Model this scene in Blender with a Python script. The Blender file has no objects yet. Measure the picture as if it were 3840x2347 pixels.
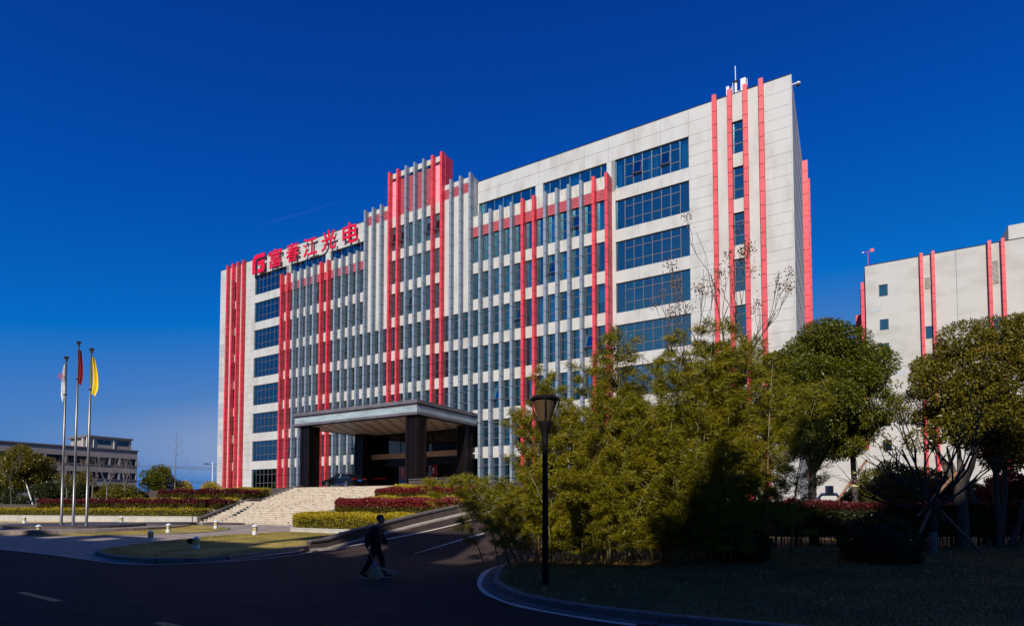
import bpy, math, random
import numpy as np
from mathutils import Vector, Matrix
rnd = random.Random(7)
rs = np.random.RandomState(11)
SC = bpy.context.scene
COL = SC.collection
R_ = math.radians

# ------------------------------------------------------------------ camera
cd = bpy.data.cameras.new('camera'); cam = bpy.data.objects.new('camera', cd); COL.objects.link(cam)
cam.location = (0, 0, 2.0)
cam.rotation_euler = (R_(90 + 2.29), 0, R_(30.5))
cd.sensor_width = 36.0; cd.lens = 19.875
cd.shift_x = 0.0; cd.shift_y = 0.1632
cd.clip_start = 0.1; cd.clip_end = 6000
SC.camera = cam

# ------------------------------------------------------------------ light
SUN_AZ, SUN_EL = 12.0, 35.0          # azimuth measured from -Y towards +X
sv = Vector((math.sin(R_(SUN_AZ)) * math.cos(R_(SUN_EL)), -math.cos(R_(SUN_AZ)) * math.cos(R_(SUN_EL)), math.sin(R_(SUN_EL))))
sl = bpy.data.lights.new('sun', 'SUN'); sun = bpy.data.objects.new('sun', sl); COL.objects.link(sun)
sl.energy = 4.9; sl.angle = R_(0.53); sl.color = (1.0, 0.955, 0.88)
sun.rotation_euler = sv.to_track_quat('Z', 'Y').to_euler()
sun.location = (30, -40, 60)

W = bpy.data.worlds.new('World'); SC.world = W; W.use_nodes = True
nt = W.node_tree; nt.nodes.clear()
out = nt.nodes.new('ShaderNodeOutputWorld'); bg = nt.nodes.new('ShaderNodeBackground')
sky = nt.nodes.new('ShaderNodeTexSky'); sky.sky_type = 'NISHITA'; sky.sun_disc = False
sky.sun_elevation = R_(SUN_EL); sky.sun_rotation = R_(180 - SUN_AZ)
sky.altitude = 200; sky.air_density = 1.0; sky.dust_density = 0.25; sky.ozone_density = 4.0
gm = nt.nodes.new('ShaderNodeGamma'); gm.inputs[1].default_value = 1.55
sep = nt.nodes.new('ShaderNodeSeparateColor'); sc_ = nt.nodes.new('ShaderNodeMath'); sc_.operation = 'MULTIPLY'; sc_.inputs[1].default_value = 0.06 / 2.5
rmp = nt.nodes.new('ShaderNodeValToRGB'); rmp.color_ramp.interpolation = 'LINEAR'
SKYC = [(0.0, (0.0, 0.006, 0.045)), (0.07, (0.0, 0.020, 0.15)), (0.095, (0.001, 0.042, 0.296)), (0.154, (0.001, 0.074, 0.413)), (0.286, (0.002, 0.15, 0.552)), (0.43, (0.075, 0.213, 0.527)), (0.52, (0.215, 0.315, 0.535)), (0.75, (0.26, 0.32, 0.49))]
el = rmp.color_ramp.elements
el[0].position, el[0].color = SKYC[0][0], (*SKYC[0][1], 1); el[1].position, el[1].color = SKYC[-1][0], (*SKYC[-1][1], 1)
for p_, c_ in SKYC[1:-1]:
    x_ = el.new(p_); x_.color = (*c_, 1)
mul = nt.nodes.new('ShaderNodeVectorMath'); mul.operation = 'SCALE'; mul.inputs['Scale'].default_value = 1 / 0.06
nt.links.new(sky.outputs[0], gm.inputs[0]); nt.links.new(gm.outputs[0], sep.inputs[0]); nt.links.new(sep.outputs[2], sc_.inputs[0])
nt.links.new(sc_.outputs[0], rmp.inputs[0]); nt.links.new(rmp.outputs[0], mul.inputs[0])
nt.links.new(mul.outputs[0], bg.inputs[0]); bg.inputs[1].default_value = 0.06
nt.links.new(bg.outputs[0], out.inputs[0])

SC.view_settings.view_transform = 'Standard'; SC.view_settings.look = 'None'
SC.view_settings.exposure = 0.0; SC.view_settings.gamma = 1.0
SC.view_settings.use_curve_mapping = False
SC.render.engine = 'CYCLES'
SC.cycles.max_bounces = 6; SC.cycles.transparent_max_bounces = 12
SC.cycles.sample_clamp_indirect = 4.0

# ------------------------------------------------------------------ materials
def mat(name, col, rough=0.7, metal=0.0, var=0.0, vscale=3.0, col2=None, bump=0.0, bscale=40.0, spec=None,
        stretch=(1, 1, 1), coat=0.0, detail=5.0, trans=0.0, lo=0.35, hi=0.65):
    m = bpy.data.materials.new(name); m.use_nodes = True
    t = m.node_tree; b = t.nodes['Principled BSDF']
    b.inputs['Base Color'].default_value = (*col, 1); b.inputs['Roughness'].default_value = rough
    b.inputs['Metallic'].default_value = metal
    if spec is not None: b.inputs['Specular IOR Level'].default_value = spec
    if coat: b.inputs['Coat Weight'].default_value = coat; b.inputs['Coat Roughness'].default_value = 0.05
    geo = None
    if var or col2 or bump:
        geo = t.nodes.new('ShaderNodeNewGeometry')
        mp = t.nodes.new('ShaderNodeVectorMath'); mp.operation = 'MULTIPLY'; mp.inputs[1].default_value = stretch
        t.links.new(geo.outputs['Position'], mp.inputs[0])
    if var or col2:
        n = t.nodes.new('ShaderNodeTexNoise'); n.inputs['Scale'].default_value = vscale; n.inputs['Detail'].default_value = detail
        t.links.new(mp.outputs[0], n.inputs['Vector'])
        r = t.nodes.new('ShaderNodeValToRGB'); r.color_ramp.elements[0].position = lo; r.color_ramp.elements[1].position = hi
        c2 = col2 if col2 else tuple(max(0, c * (1 - var)) for c in col)
        r.color_ramp.elements[0].color = (*c2, 1); r.color_ramp.elements[1].color = (*col, 1)
        t.links.new(n.outputs['Fac'], r.inputs[0]); t.links.new(r.outputs[0], b.inputs['Base Color'])
    if bump:
        n2 = t.nodes.new('ShaderNodeTexNoise'); n2.inputs['Scale'].default_value = bscale; n2.inputs['Detail'].default_value = 4
        t.links.new(mp.outputs[0], n2.inputs['Vector'])
        bp = t.nodes.new('ShaderNodeBump'); bp.inputs['Strength'].default_value = bump; bp.inputs['Distance'].default_value = 0.02
        t.links.new(n2.outputs['Fac'], bp.inputs['Height']); t.links.new(bp.outputs[0], b.inputs['Normal'])
    return m

def leafmat(name, cA, cB, cC=None, rough=0.5, tr=0.3, nscale=0.9):
    """leaf: colour varies from leaf to leaf (island) and in clumps; a little light passes through"""
    m = bpy.data.materials.new(name); m.use_nodes = True; t = m.node_tree
    b = t.nodes['Principled BSDF']; b.inputs['Roughness'].default_value = rough; b.inputs['Specular IOR Level'].default_value = 0.35
    geo = t.nodes.new('ShaderNodeNewGeometry')
    r = t.nodes.new('ShaderNodeValToRGB'); e = r.color_ramp.elements
    e[0].color = (*cA, 1); e[1].color = (*cB, 1)
    if cC: x = e.new(0.9); x.color = (*cB, 1); e[-1].color = (*cC, 1)
    n = t.nodes.new('ShaderNodeTexNoise'); n.inputs['Scale'].default_value = nscale; n.inputs['Detail'].default_value = 2
    t.links.new(geo.outputs['Position'], n.inputs['Vector'])
    a = t.nodes.new('ShaderNodeMath'); a.operation = 'MULTIPLY_ADD'; a.inputs[1].default_value = 0.55
    s = t.nodes.new('ShaderNodeMath'); s.operation = 'MULTIPLY_ADD'; s.inputs[1].default_value = 0.9; s.inputs[2].default_value = -0.2
    t.links.new(n.outputs['Fac'], s.inputs[0])
    t.links.new(geo.outputs['Random Per Island'], a.inputs[0]); t.links.new(s.outputs[0], a.inputs[2])
    t.links.new(a.outputs[0], r.inputs[0]); t.links.new(r.outputs[0], b.inputs['Base Color'])
    tl = t.nodes.new('ShaderNodeBsdfTranslucent'); t.links.new(r.outputs[0], tl.inputs[0])
    mx = t.nodes.new('ShaderNodeMixShader'); mx.inputs[0].default_value = tr
    o = t.nodes['Material Output']
    t.links.new(b.outputs[0], mx.inputs[1]); t.links.new(tl.outputs[0], mx.inputs[2]); t.links.new(mx.outputs[0], o.inputs[0])
    return m

def glassmat(name, refl=(0.55, 0.72, 0.85), tint=(0.30, 0.50, 0.62), fac=0.5, rough=0.01):
    m = bpy.data.materials.new(name); m.use_nodes = True; t = m.node_tree; t.nodes.clear()
    o = t.nodes.new('ShaderNodeOutputMaterial'); g = t.nodes.new('ShaderNodeBsdfGlossy'); g.inputs['Roughness'].default_value = rough
    g.inputs['Color'].default_value = (*refl, 1)
    tr = t.nodes.new('ShaderNodeBsdfTransparent'); tr.inputs[0].default_value = (*tint, 1)
    fr = t.nodes.new('ShaderNodeLayerWeight'); fr.inputs[0].default_value = 0.25
    ma = t.nodes.new('ShaderNodeMath'); ma.operation = 'MULTIPLY_ADD'; ma.inputs[1].default_value = 1 - fac; ma.inputs[2].default_value = fac
    ma.use_clamp = True
    geo = t.nodes.new('ShaderNodeNewGeometry'); n = t.nodes.new('ShaderNodeTexNoise'); n.inputs['Scale'].default_value = 0.7
    bp = t.nodes.new('ShaderNodeBump'); bp.inputs['Strength'].default_value = 0.03; bp.inputs['Distance'].default_value = 0.3
    t.links.new(geo.outputs['Position'], n.inputs['Vector']); t.links.new(n.outputs['Fac'], bp.inputs['Height']); t.links.new(bp.outputs[0], g.inputs['Normal'])
    t.links.new(fr.outputs['Fresnel'], ma.inputs[0])
    mx = t.nodes.new('ShaderNodeMixShader'); t.links.new(ma.outputs[0], mx.inputs[0])
    t.links.new(tr.outputs[0], mx.inputs[1]); t.links.new(g.outputs[0], mx.inputs[2]); t.links.new(mx.outputs[0], o.inputs[0])
    return m

M = {}
M['cream'] = mat('cream_cladding', (0.50, 0.49, 0.465), 0.65, col2=(0.41, 0.395, 0.365), lo=0.3, hi=0.55, detail=9, vscale=1.1, bump=0.12, bscale=9, stretch=(1, 1, 0.35))
M['cream_stain'] = mat('stained_cream_render', (0.56, 0.54, 0.49), 0.75, col2=(0.34, 0.31, 0.27), vscale=3.0, stretch=(1.6, 1.6, 0.22), lo=0.3, hi=0.56)
M['greypanel'] = mat('replaced_grey_panel', (0.42, 0.43, 0.45), 0.6, var=0.15, vscale=2)
M['red'] = mat('red_metal_cladding', (0.75, 0.060, 0.082), 0.42, col2=(0.58, 0.04, 0.055), vscale=1.6, stretch=(1, 1, 0.3), detail=8, spec=0.35)
M['redline'] = mat('dark_red_joint', (0.05, 0.008, 0.012), 0.8)
M['grey'] = mat('blue_grey_metal_cladding', (0.225, 0.265, 0.325), 0.40, var=0.14, vscale=1.3, stretch=(1, 1, 0.4), spec=0.4)
M['joint'] = mat('dark_joint', (0.02, 0.019, 0.02), 0.9)
M['louver'] = mat('pink_louvre', (0.62, 0.12, 0.155), 0.55, var=0.15, vscale=2)
M['pink'] = mat('pale_red_panel', (0.88, 0.30, 0.36), 0.5, var=0.08, vscale=1)
M['inner'] = mat('dark_interior', (0.012, 0.013, 0.015), 0.9)
M['frame'] = mat('window_frame_metal', (0.105, 0.095, 0.11), 0.45)
M['glass'] = glassmat('blue_coated_glass', refl=(0.22, 0.55, 0.62), tint=(0.42, 0.78, 0.95), fac=0.42)
M['glassd'] = glassmat('clear_dark_glass', refl=(0.5, 0.5, 0.5), tint=(0.45, 0.42, 0.4), fac=0.10)
M['curtain'] = mat('pale_blue_curtain', (0.80, 0.82, 0.84), 0.9, var=0.35, vscale=9, stretch=(1, 1, 0.02))
M['darkstone'] = mat('dark_polished_stone', (0.010, 0.0065, 0.007), 0.35, spec=0.25, var=0.3, vscale=2)
M['steel'] = mat('weathered_steel_blue_fascia', (0.34, 0.42, 0.45), 0.38, col2=(0.22, 0.25, 0.25), vscale=1.0, stretch=(0.5, 0.5, 2.0), lo=0.3, hi=0.6)
M['cornice'] = mat('grey_brown_cornice_stone', (0.15, 0.135, 0.15), 0.35, var=0.3, vscale=1.0)
M['soffit'] = mat('beige_soffit', (0.33, 0.255, 0.19), 0.5, var=0.1, vscale=1)
M['lampgold'] = mat('soffit_lamp_trim', (0.14, 0.09, 0.03), 0.5)
M['beige'] = mat('beige_stone_band', (0.50, 0.34, 0.22), 0.5, var=0.12, vscale=2)
M['sign'] = mat('red_sign_face', (0.72, 0.003, 0.03), 0.35)
M['signed'] = mat('sign_edge_metal', (0.45, 0.03, 0.05), 0.4)
M['decal'] = mat('red_door_decal', (0.42, 0.01, 0.02), 0.5)
M['white'] = mat('white_paint', (0.78, 0.78, 0.78), 0.5)
M['roof'] = mat('roof_felt', (0.12, 0.12, 0.12), 0.9)
M['asphalt'] = mat('asphalt', (0.056, 0.034, 0.028), 0.9, spec=0.2, var=0.4, vscale=1.4, bump=0.5, bscale=160, detail=9)
M['marking'] = mat('white_road_paint', (0.66, 0.58, 0.48), 0.7, var=0.25, vscale=7, detail=8)
M['yellowline'] = mat('yellow_road_paint', (0.58, 0.30, 0.06), 0.7, var=0.3, vscale=9, detail=8)
M['paver'] = mat('granite_paving', (0.42, 0.33, 0.27), 0.75, var=0.32, vscale=1.1, detail=9, bump=0.2, bscale=60)
M['paverdark'] = mat('dark_paving_band', (0.10, 0.085, 0.08), 0.8, var=0.3, vscale=4)
M['kerb'] = mat('granite_kerb', (0.26, 0.20, 0.165), 0.75, var=0.3, vscale=5, bump=0.3, bscale=80)
M['gutter'] = mat('concrete_gutter', (0.18, 0.135, 0.11), 0.85, var=0.35, vscale=6)
M['curbcream'] = mat('cream_kerb', (0.45, 0.39, 0.33), 0.7, var=0.25, vscale=4)
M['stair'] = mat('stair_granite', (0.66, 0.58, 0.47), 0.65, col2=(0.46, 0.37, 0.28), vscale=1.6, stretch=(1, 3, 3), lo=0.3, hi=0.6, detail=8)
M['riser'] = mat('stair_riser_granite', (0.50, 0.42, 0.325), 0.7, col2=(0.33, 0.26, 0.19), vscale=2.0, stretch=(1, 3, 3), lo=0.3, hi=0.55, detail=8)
M['shadelawn'] = mat('shade_toned_lawn', (0.24, 0.115, 0.02), 0.95, col2=(0.09, 0.065, 0.006), vscale=0.5, detail=10, bump=0.5, bscale=60)  # brown lawn, darkened and reddened so its colour carries part of the shade
M['darkpane'] = mat('dark_window_pane', (0.008, 0.011, 0.018), 0.12, spec=0.35)
M['shadeblade'] = leafmat('shade_toned_blade', (0.07, 0.05, 0.005), (0.19, 0.105, 0.02), (0.30, 0.19, 0.04), nscale=0.5)  # blades of the shaded lawn, shade put into the darker brown
M['stairjoint'] = mat('stair_stain', (0.14, 0.10, 0.07), 0.8)
M['cheek'] = mat('dark_granite_wall', (0.085, 0.062, 0.052), 0.6, var=0.35, vscale=3, bump=0.2)
M['coping'] = mat('granite_coping', (0.13, 0.11, 0.10), 0.55, var=0.3, vscale=4)
M['wallcream'] = mat('cream_stone_wall', (0.50, 0.465, 0.41), 0.7, var=0.22, vscale=1.6, stretch=(1, 1, 0.5), detail=8)
M['soil'] = mat('soil', (0.045, 0.032, 0.02), 0.95, var=0.4, vscale=4)
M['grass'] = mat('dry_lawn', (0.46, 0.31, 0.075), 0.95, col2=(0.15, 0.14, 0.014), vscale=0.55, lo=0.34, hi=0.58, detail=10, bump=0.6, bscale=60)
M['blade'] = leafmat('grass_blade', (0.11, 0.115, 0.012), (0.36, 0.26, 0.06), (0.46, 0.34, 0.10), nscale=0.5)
M['bark'] = mat('bark', (0.10, 0.078, 0.06), 0.9, var=0.45, vscale=7, bump=0.6, bscale=30, stretch=(1, 1, 0.3))
M['barkdark'] = mat('dark_bark', (0.045, 0.033, 0.027), 0.9, var=0.4, vscale=7, bump=0.6, bscale=30, stretch=(1, 1, 0.3))
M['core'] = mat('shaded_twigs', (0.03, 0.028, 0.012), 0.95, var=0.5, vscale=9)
M['barkpale'] = mat('pale_twigs', (0.20, 0.165, 0.14), 0.85, var=0.3, vscale=6)
M['timber'] = mat('prop_timber', (0.30, 0.14, 0.08), 0.85, var=0.35, vscale=9, stretch=(1, 1, 0.4))
M['limewash'] = mat('limewash', (0.75, 0.74, 0.70), 0.9, var=0.15, vscale=8)
M['culm'] = mat('bamboo_culm', (0.22, 0.15, 0.05), 0.5, col2=(0.07, 0.085, 0.015), vscale=1.3)
M['bleaf'] = leafmat('bamboo_leaf', (0.10, 0.095, 0.003), (0.33, 0.275, 0.008), (0.60, 0.48, 0.04), rough=0.42, tr=0.32, nscale=0.55)
M['camphor'] = leafmat('camphor_leaf', (0.035, 0.045, 0.003), (0.15, 0.155, 0.008), (0.42, 0.38, 0.04), rough=0.38, tr=0.25)
M['camphor2'] = leafmat('russet_green_leaf', (0.07, 0.07, 0.004), (0.21, 0.165, 0.010), (0.30, 0.10, 0.02), rough=0.42, tr=0.25)
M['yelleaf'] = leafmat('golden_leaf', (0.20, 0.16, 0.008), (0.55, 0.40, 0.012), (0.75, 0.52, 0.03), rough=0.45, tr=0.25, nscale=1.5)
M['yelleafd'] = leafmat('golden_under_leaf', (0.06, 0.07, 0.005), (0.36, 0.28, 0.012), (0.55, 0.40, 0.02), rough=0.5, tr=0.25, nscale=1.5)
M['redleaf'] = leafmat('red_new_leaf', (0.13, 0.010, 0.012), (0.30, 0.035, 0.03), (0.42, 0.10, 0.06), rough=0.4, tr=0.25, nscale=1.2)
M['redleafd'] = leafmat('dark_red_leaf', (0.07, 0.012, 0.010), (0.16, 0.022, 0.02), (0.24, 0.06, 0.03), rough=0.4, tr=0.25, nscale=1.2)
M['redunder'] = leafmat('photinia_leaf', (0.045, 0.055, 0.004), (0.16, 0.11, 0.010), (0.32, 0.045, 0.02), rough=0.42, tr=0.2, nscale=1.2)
M['darkleaf'] = leafmat('dark_shrub_leaf', (0.02, 0.03, 0.008), (0.06, 0.07, 0.015), (0.09, 0.09, 0.02), rough=0.4, tr=0.2)
M['oliveleaf'] = leafmat('olive_leaf', (0.04, 0.045, 0.006), (0.20, 0.16, 0.012), (0.34, 0.26, 0.02), rough=0.45, tr=0.25, nscale=0.8)
M['seed'] = mat('dry_seed_pod', (0.24, 0.12, 0.055), 0.8, var=0.4, vscale=15)
M['poleste'] = mat('brushed_steel', (0.20, 0.195, 0.18), 0.42, metal=0.9)
M['poledark'] = mat('dark_finial', (0.10, 0.10, 0.10), 0.3, metal=0.6)
M['flagw'] = mat('white_flag_cloth', (0.80, 0.80, 0.82), 0.8)
M['flagr'] = mat('red_flag_cloth', (0.30, 0.006, 0.012), 0.8)
M['flagy'] = mat('yellow_flag_cloth', (0.85, 0.62, 0.01), 0.8)
M['lampblack'] = mat('black_lamp_metal', (0.008, 0.006, 0.005), 0.55, spec=0.2)
M['lampglass'] = mat('smoky_lamp_cover', (0.10, 0.062, 0.03), 0.35)
M['bolwhite'] = mat('white_bollard_cap', (0.68, 0.70, 0.72), 0.4)
M['bolglass'] = mat('cream_lamp_glass', (0.66, 0.58, 0.24), 0.3)
M['skin'] = mat('skin', (0.42, 0.20, 0.11), 0.6)
M['cloth'] = mat('black_cloth', (0.012, 0.008, 0.007), 0.85)
M['cloth2'] = mat('dark_trousers', (0.010, 0.007, 0.006), 0.9)
M['hair'] = mat('black_hair', (0.008, 0.007, 0.007), 0.6)
M['sole'] = mat('white_sole', (0.55, 0.55, 0.52), 0.6)
M['straw'] = mat('broom_straw', (0.85, 0.50, 0.26), 0.85, var=0.4, vscale=40)
M['stick'] = mat('wooden_broom_handle', (0.50, 0.24, 0.09), 0.6)
M['bluebag'] = mat('blue_binding', (0.16, 0.20, 0.38), 0.6)
M['carpaint'] = mat('black_car_paint', (0.004, 0.004, 0.005), 0.22, coat=0.35, spec=0.3)
M['carglass'] = mat('dark_car_glass', (0.006, 0.010, 0.014), 0.04, spec=0.9)
M['chrome'] = mat('chrome', (0.8, 0.8, 0.8), 0.12, metal=1.0)
M['rubber'] = mat('tyre_rubber', (0.012, 0.012, 0.012), 0.8)
M['taill'] = mat('red_tail_light', (0.55, 0.01, 0.02), 0.15)
M['plate'] = mat('blue_number_plate', (0.01, 0.14, 0.62), 0.5)
M['b3wall'] = mat('brown_grey_wall', (0.34, 0.285, 0.255), 0.75, var=0.12, vscale=0.5)
M['b3trim'] = mat('dark_roof_trim', (0.15, 0.13, 0.13), 0.6)
M['b2wall'] = mat('pale_render', (0.49, 0.465, 0.43), 0.8, col2=(0.42, 0.395, 0.36), vscale=0.3, stretch=(1, 1, 1.7), detail=10, lo=0.36, hi=0.56)
M['pipe'] = mat('silver_pipe', (0.6, 0.6, 0.6), 0.3, metal=0.6)
M['ground'] = mat('ground_earth', (0.10, 0.085, 0.045), 0.95, col2=(0.05, 0.055, 0.015), vscale=0.2, detail=8)
M['trail'] = mat('contrail_vapour', (0.85, 0.88, 0.92), 1.0)

# ------------------------------------------------------------------ builders
class MB:
    def __init__(s): s.v = []; s.f = []; s.m = []
    def quad(s, a, b, c, d, mi=0):
        n = len(s.v); s.v += [tuple(a), tuple(b), tuple(c), tuple(d)]; s.f.append((n, n + 1, n + 2, n + 3)); s.m.append(mi); return s
    def poly(s, pts, mi=0):
        n = len(s.v); s.v += [tuple(p) for p in pts]; s.f.append(tuple(range(n, n + len(pts)))); s.m.append(mi); return s
    def box(s, x0, x1, y0, y1, z0, z1, mi=0):
        n = len(s.v)
        s.v += [(x0, y0, z0), (x1, y0, z0), (x1, y1, z0), (x0, y1, z0), (x0, y0, z1), (x1, y0, z1), (x1, y1, z1), (x0, y1, z1)]
        for q in ((0, 3, 2, 1), (4, 5, 6, 7), (0, 1, 5, 4), (1, 2, 6, 5), (2, 3, 7, 6), (3, 0, 4, 7)):
            s.f.append(tuple(n + i for i in q)); s.m.append(mi)
        return s
    def prism(s, pts, z0, z1, mi=0, mside=None):
        """pts: 2D outline; z0,z1 numbers or per-point lists"""
        n = len(s.v); k = len(pts)
        za = z0 if hasattr(z0, '__len__') else [z0] * k
        zb = z1 if hasattr(z1, '__len__') else [z1] * k
        area = sum(pts[i][0] * pts[(i + 1) % k][1] - pts[(i + 1) % k][0] * pts[i][1] for i in range(k))
        idx = list(range(k)) if area > 0 else list(range(k - 1, -1, -1))
        s.v += [(pts[i][0], pts[i][1], za[i]) for i in idx] + [(pts[i][0], pts[i][1], zb[i]) for i in idx]
        s.f.append(tuple(n + k + i for i in range(k))); s.m.append(mi)
        s.f.append(tuple(n + i for i in range(k - 1, -1, -1))); s.m.append(mi)
        for i in range(k):
            j = (i + 1) % k
            s.f.append((n + i, n + j, n + k + j, n + k + i)); s.m.append(mi if mside is None else mside)
        return s
    def tube(s, pts, rad, seg=8, mi=0, cap=True):
        pts = [Vector(p) for p in pts]; k = len(pts)
        rad = rad if hasattr(rad, '__len__') else [rad] * k
        n0 = len(s.v); up = None
        for i, p in enumerate(pts):
            d = (pts[min(i + 1, k - 1)] - pts[max(i - 1, 0)]).normalized()
            if up is None:
                a = Vector((0, 0, 1)) if abs(d.z) < 0.9 else Vector((1, 0, 0)); up = d.cross(a).normalized()
            else:
                up = (up - d * up.dot(d)); up = up.normalized() if up.length > 1e-6 else d.orthogonal().normalized()
            w = d.cross(up)
            for j in range(seg):
                a = 2 * math.pi * j / seg
                q = p + (up * math.cos(a) + w * math.sin(a)) * rad[i]; s.v.append(tuple(q))
        for i in range(k - 1):
            for j in range(seg):
                a = n0 + i * seg + j; b = n0 + i * seg + (j + 1) % seg
                s.f.append((a, b, b + seg, a + seg)); s.m.append(mi)
        if cap:
            s.f.append(tuple(n0 + j for j in range(seg - 1, -1, -1))); s.m.append(mi)
            s.f.append(tuple(n0 + (k - 1) * seg + j for j in range(seg))); s.m.append(mi)
        return s
    def lathe(s, prof, seg=16, c=(0, 0, 0), mi=0):
        """prof: list of (radius, z), bottom to top"""
        return s.tube([(c[0], c[1], c[2] + z) for r, z in prof], [max(r, 1e-4) for r, z in prof], seg, mi)
    def ell(s, c, r, seg=12, rings=7, mi=0):
        pr = []; n0 = len(s.v)
        for i in range(rings + 1):
            a = math.pi * i / rings - math.pi / 2
            for j in range(seg):
                b = 2 * math.pi * j / seg
                s.v.append((c[0] + r[0] * math.cos(a) * math.cos(b), c[1] + r[1] * math.cos(a) * math.sin(b), c[2] + r[2] * math.sin(a)))
        for i in range(rings):
            for j in range(seg):
                a = n0 + i * seg + j; b = n0 + i * seg + (j + 1) % seg
                s.f.append((a, b, b + seg, a + seg)); s.m.append(mi)
        return s
    def mesh(s, name, mats, smooth=False):
        me = bpy.data.meshes.new(name); me.from_pydata(s.v, [], s.f)
        for m in (mats if isinstance(mats, (list, tuple)) else [mats]): me.materials.append(m)
        me.polygons.foreach_set('material_index', s.m)
        if smooth: me.polygons.foreach_set('use_smooth', [True] * len(s.f))
        me.update(); return me
    def build(s, name, mats, parent=None, smooth=False, loc=None):
        return place(name, s.mesh(name, mats, smooth), loc, parent)

def wloc(o):
    p = Vector((0, 0, 0))
    while o is not None: p += o.location; o = o.parent
    return p
def place(name, me, loc=None, parent=None, rot=None, scale=None, local=False):
    """geometry is in world metres unless loc is given; children of plain Empties are shifted to match"""
    o = bpy.data.objects.new(name, me); COL.objects.link(o)
    l = Vector(loc) if loc is not None else Vector((0, 0, 0))
    if parent is not None:
        o.parent = parent
        if not local: l = l - wloc(parent)
    o.location = l
    if rot: o.rotation_euler = rot
    if scale: o.scale = scale
    return o
def thing(name, loc, label, cat, group=None, rz=0):
    o = bpy.data.objects.new(name, None); COL.objects.link(o); o.location = loc; o.rotation_euler = (0, 0, rz)
    o.empty_display_size = 0.3
    return tag(o, label, cat, group)
def tag(o, label, cat, group=None):
    o['label'] = label; o['category'] = cat
    if group: o['group'] = group
    return o
def struct(o): o['kind'] = 'structure'; return o
def stuff(o): o['kind'] = 'stuff'; return o
def copytree(o, parent=None):
    c = o.copy(); COL.objects.link(c)
    if parent is not None: c.parent = parent
    for ch in list(o.children): copytree(ch, c)
    return c
def npmesh(name, V, F, material, smooth=False):
    me = bpy.data.meshes.new(name); nv, nf, k = len(V), len(F), F.shape[1]
    me.vertices.add(nv); me.vertices.foreach_set('co', V.astype(np.float32).ravel())
    me.loops.add(nf * k); me.loops.foreach_set('vertex_index', F.astype(np.int32).ravel())
    me.polygons.add(nf); me.polygons.foreach_set('loop_start', np.arange(0, nf * k, k, dtype=np.int32))
    me.polygons.foreach_set('loop_total', np.full(nf, k, dtype=np.int32))
    me.materials.append(material); me.update(calc_edges=True); me.validate()
    return me

def leaves(name, P, D, size, aspect, material, fold=0.25, jit=0.35):
    """one four-cornered leaf per point P, blade along D"""
    n = len(P); D = D + rs.normal(0, jit, (n, 3)); D /= np.linalg.norm(D, axis=1)[:, None] + 1e-9
    A = rs.normal(0, 1, (n, 3)); S = np.cross(D, A); S /= np.linalg.norm(S, axis=1)[:, None] + 1e-9
    L = size * rs.uniform(0.65, 1.25, (n, 1)); w = L * aspect * 0.5
    N = np.cross(S, D)
    v0 = P; v1 = P + D * L * 0.45 + S * w + N * w * fold; v2 = P + D * L - N * L * 0.08; v3 = P + D * L * 0.45 - S * w + N * w * fold
    V = np.stack([v0, v1, v2, v3], 1).reshape(-1, 3); F = np.arange(n * 4).reshape(n, 4)
    return npmesh(name, V, F, material)
def rdir(n):
    a = rs.normal(0, 1, (n, 3)); return a / np.linalg.norm(a, axis=1)[:, None]

UNIT = {}
def unit(matname):
    if matname not in UNIT:
        UNIT[matname] = MB().box(0, 1, 0, 1, 0, 1).mesh('unit_' + matname, M[matname])
    return UNIT[matname]
def piece(name, mk, x0, x1, y0, y1, z0, z1, parent):
    return place(name, unit(mk), (x0, y0, z0), parent, scale=(x1 - x0, y1 - y0, z1 - z0))

def gz(y): return min(0.30, max(0.0, (y - 12) * 0.019))
def rampz(y): return min(3.52, max(0.0, (y - 17) * 0.185))
PZ = 3.52

# ------------------------------------------------------------------ ground, road, plaza
struct(MB().quad((-900, -400, -0.08), (700, -400, -0.08), (700, 1500, -0.08), (-900, 1500, -0.08)).build('ground', M['ground']))
road = struct(MB().poly([(-160, -21, 0), (60, -21, 0), (60, 9.2, 0), (-3, 9.3, 0), (-9.6, 15.2, 0), (-9.8, 17.02, 0), (-19.6, 17.02, 0), (-20, 12.2, 0), (-160, 12.2, 0)]).build('road', M['asphalt']))

def strip(name, pts, w, zf, mk, parent=None, taper=None):
    """flat painted or paved strip of width w centred on a polyline, lying on height function zf"""
    b = MB(); P = [Vector((p[0], p[1], 0)) for p in pts]; L = []
    for i, p in enumerate(P):
        d = (P[min(i + 1, len(P) - 1)] - P[max(i - 1, 0)]).normalized(); n = Vector((-d.y, d.x, 0))
        h = (w if taper is None else taper[i]) / 2
        a, c = p + n * h, p - n * h
        L.append(((a.x, a.y, zf(a.x, a.y)), (c.x, c.y, zf(c.x, c.y))))
    for i in range(len(L) - 1): b.quad(L[i][1], L[i + 1][1], L[i + 1][0], L[i][0])
    return b.build(name, M[mk], parent)

def smoothline(pts, n=4):
    out = []
    for i in range(len(pts) - 1):
        p0 = pts[max(i - 1, 0)]; p1 = pts[i]; p2 = pts[i + 1]; p3 = pts[min(i + 2, len(pts) - 1)]
        for k in range(n):
            t = k / n; r = []
            for a in range(len(p1)):
                r.append(0.5 * (2 * p1[a] + (p2[a] - p0[a]) * t + (2 * p0[a] - 5 * p1[a] + 4 * p2[a] - p3[a]) * t * t + (3 * p1[a] - p0[a] - 3 * p2[a] + p3[a]) * t ** 3))
            out.append(tuple(r))
    out.append(tuple(pts[-1])); return out

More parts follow.
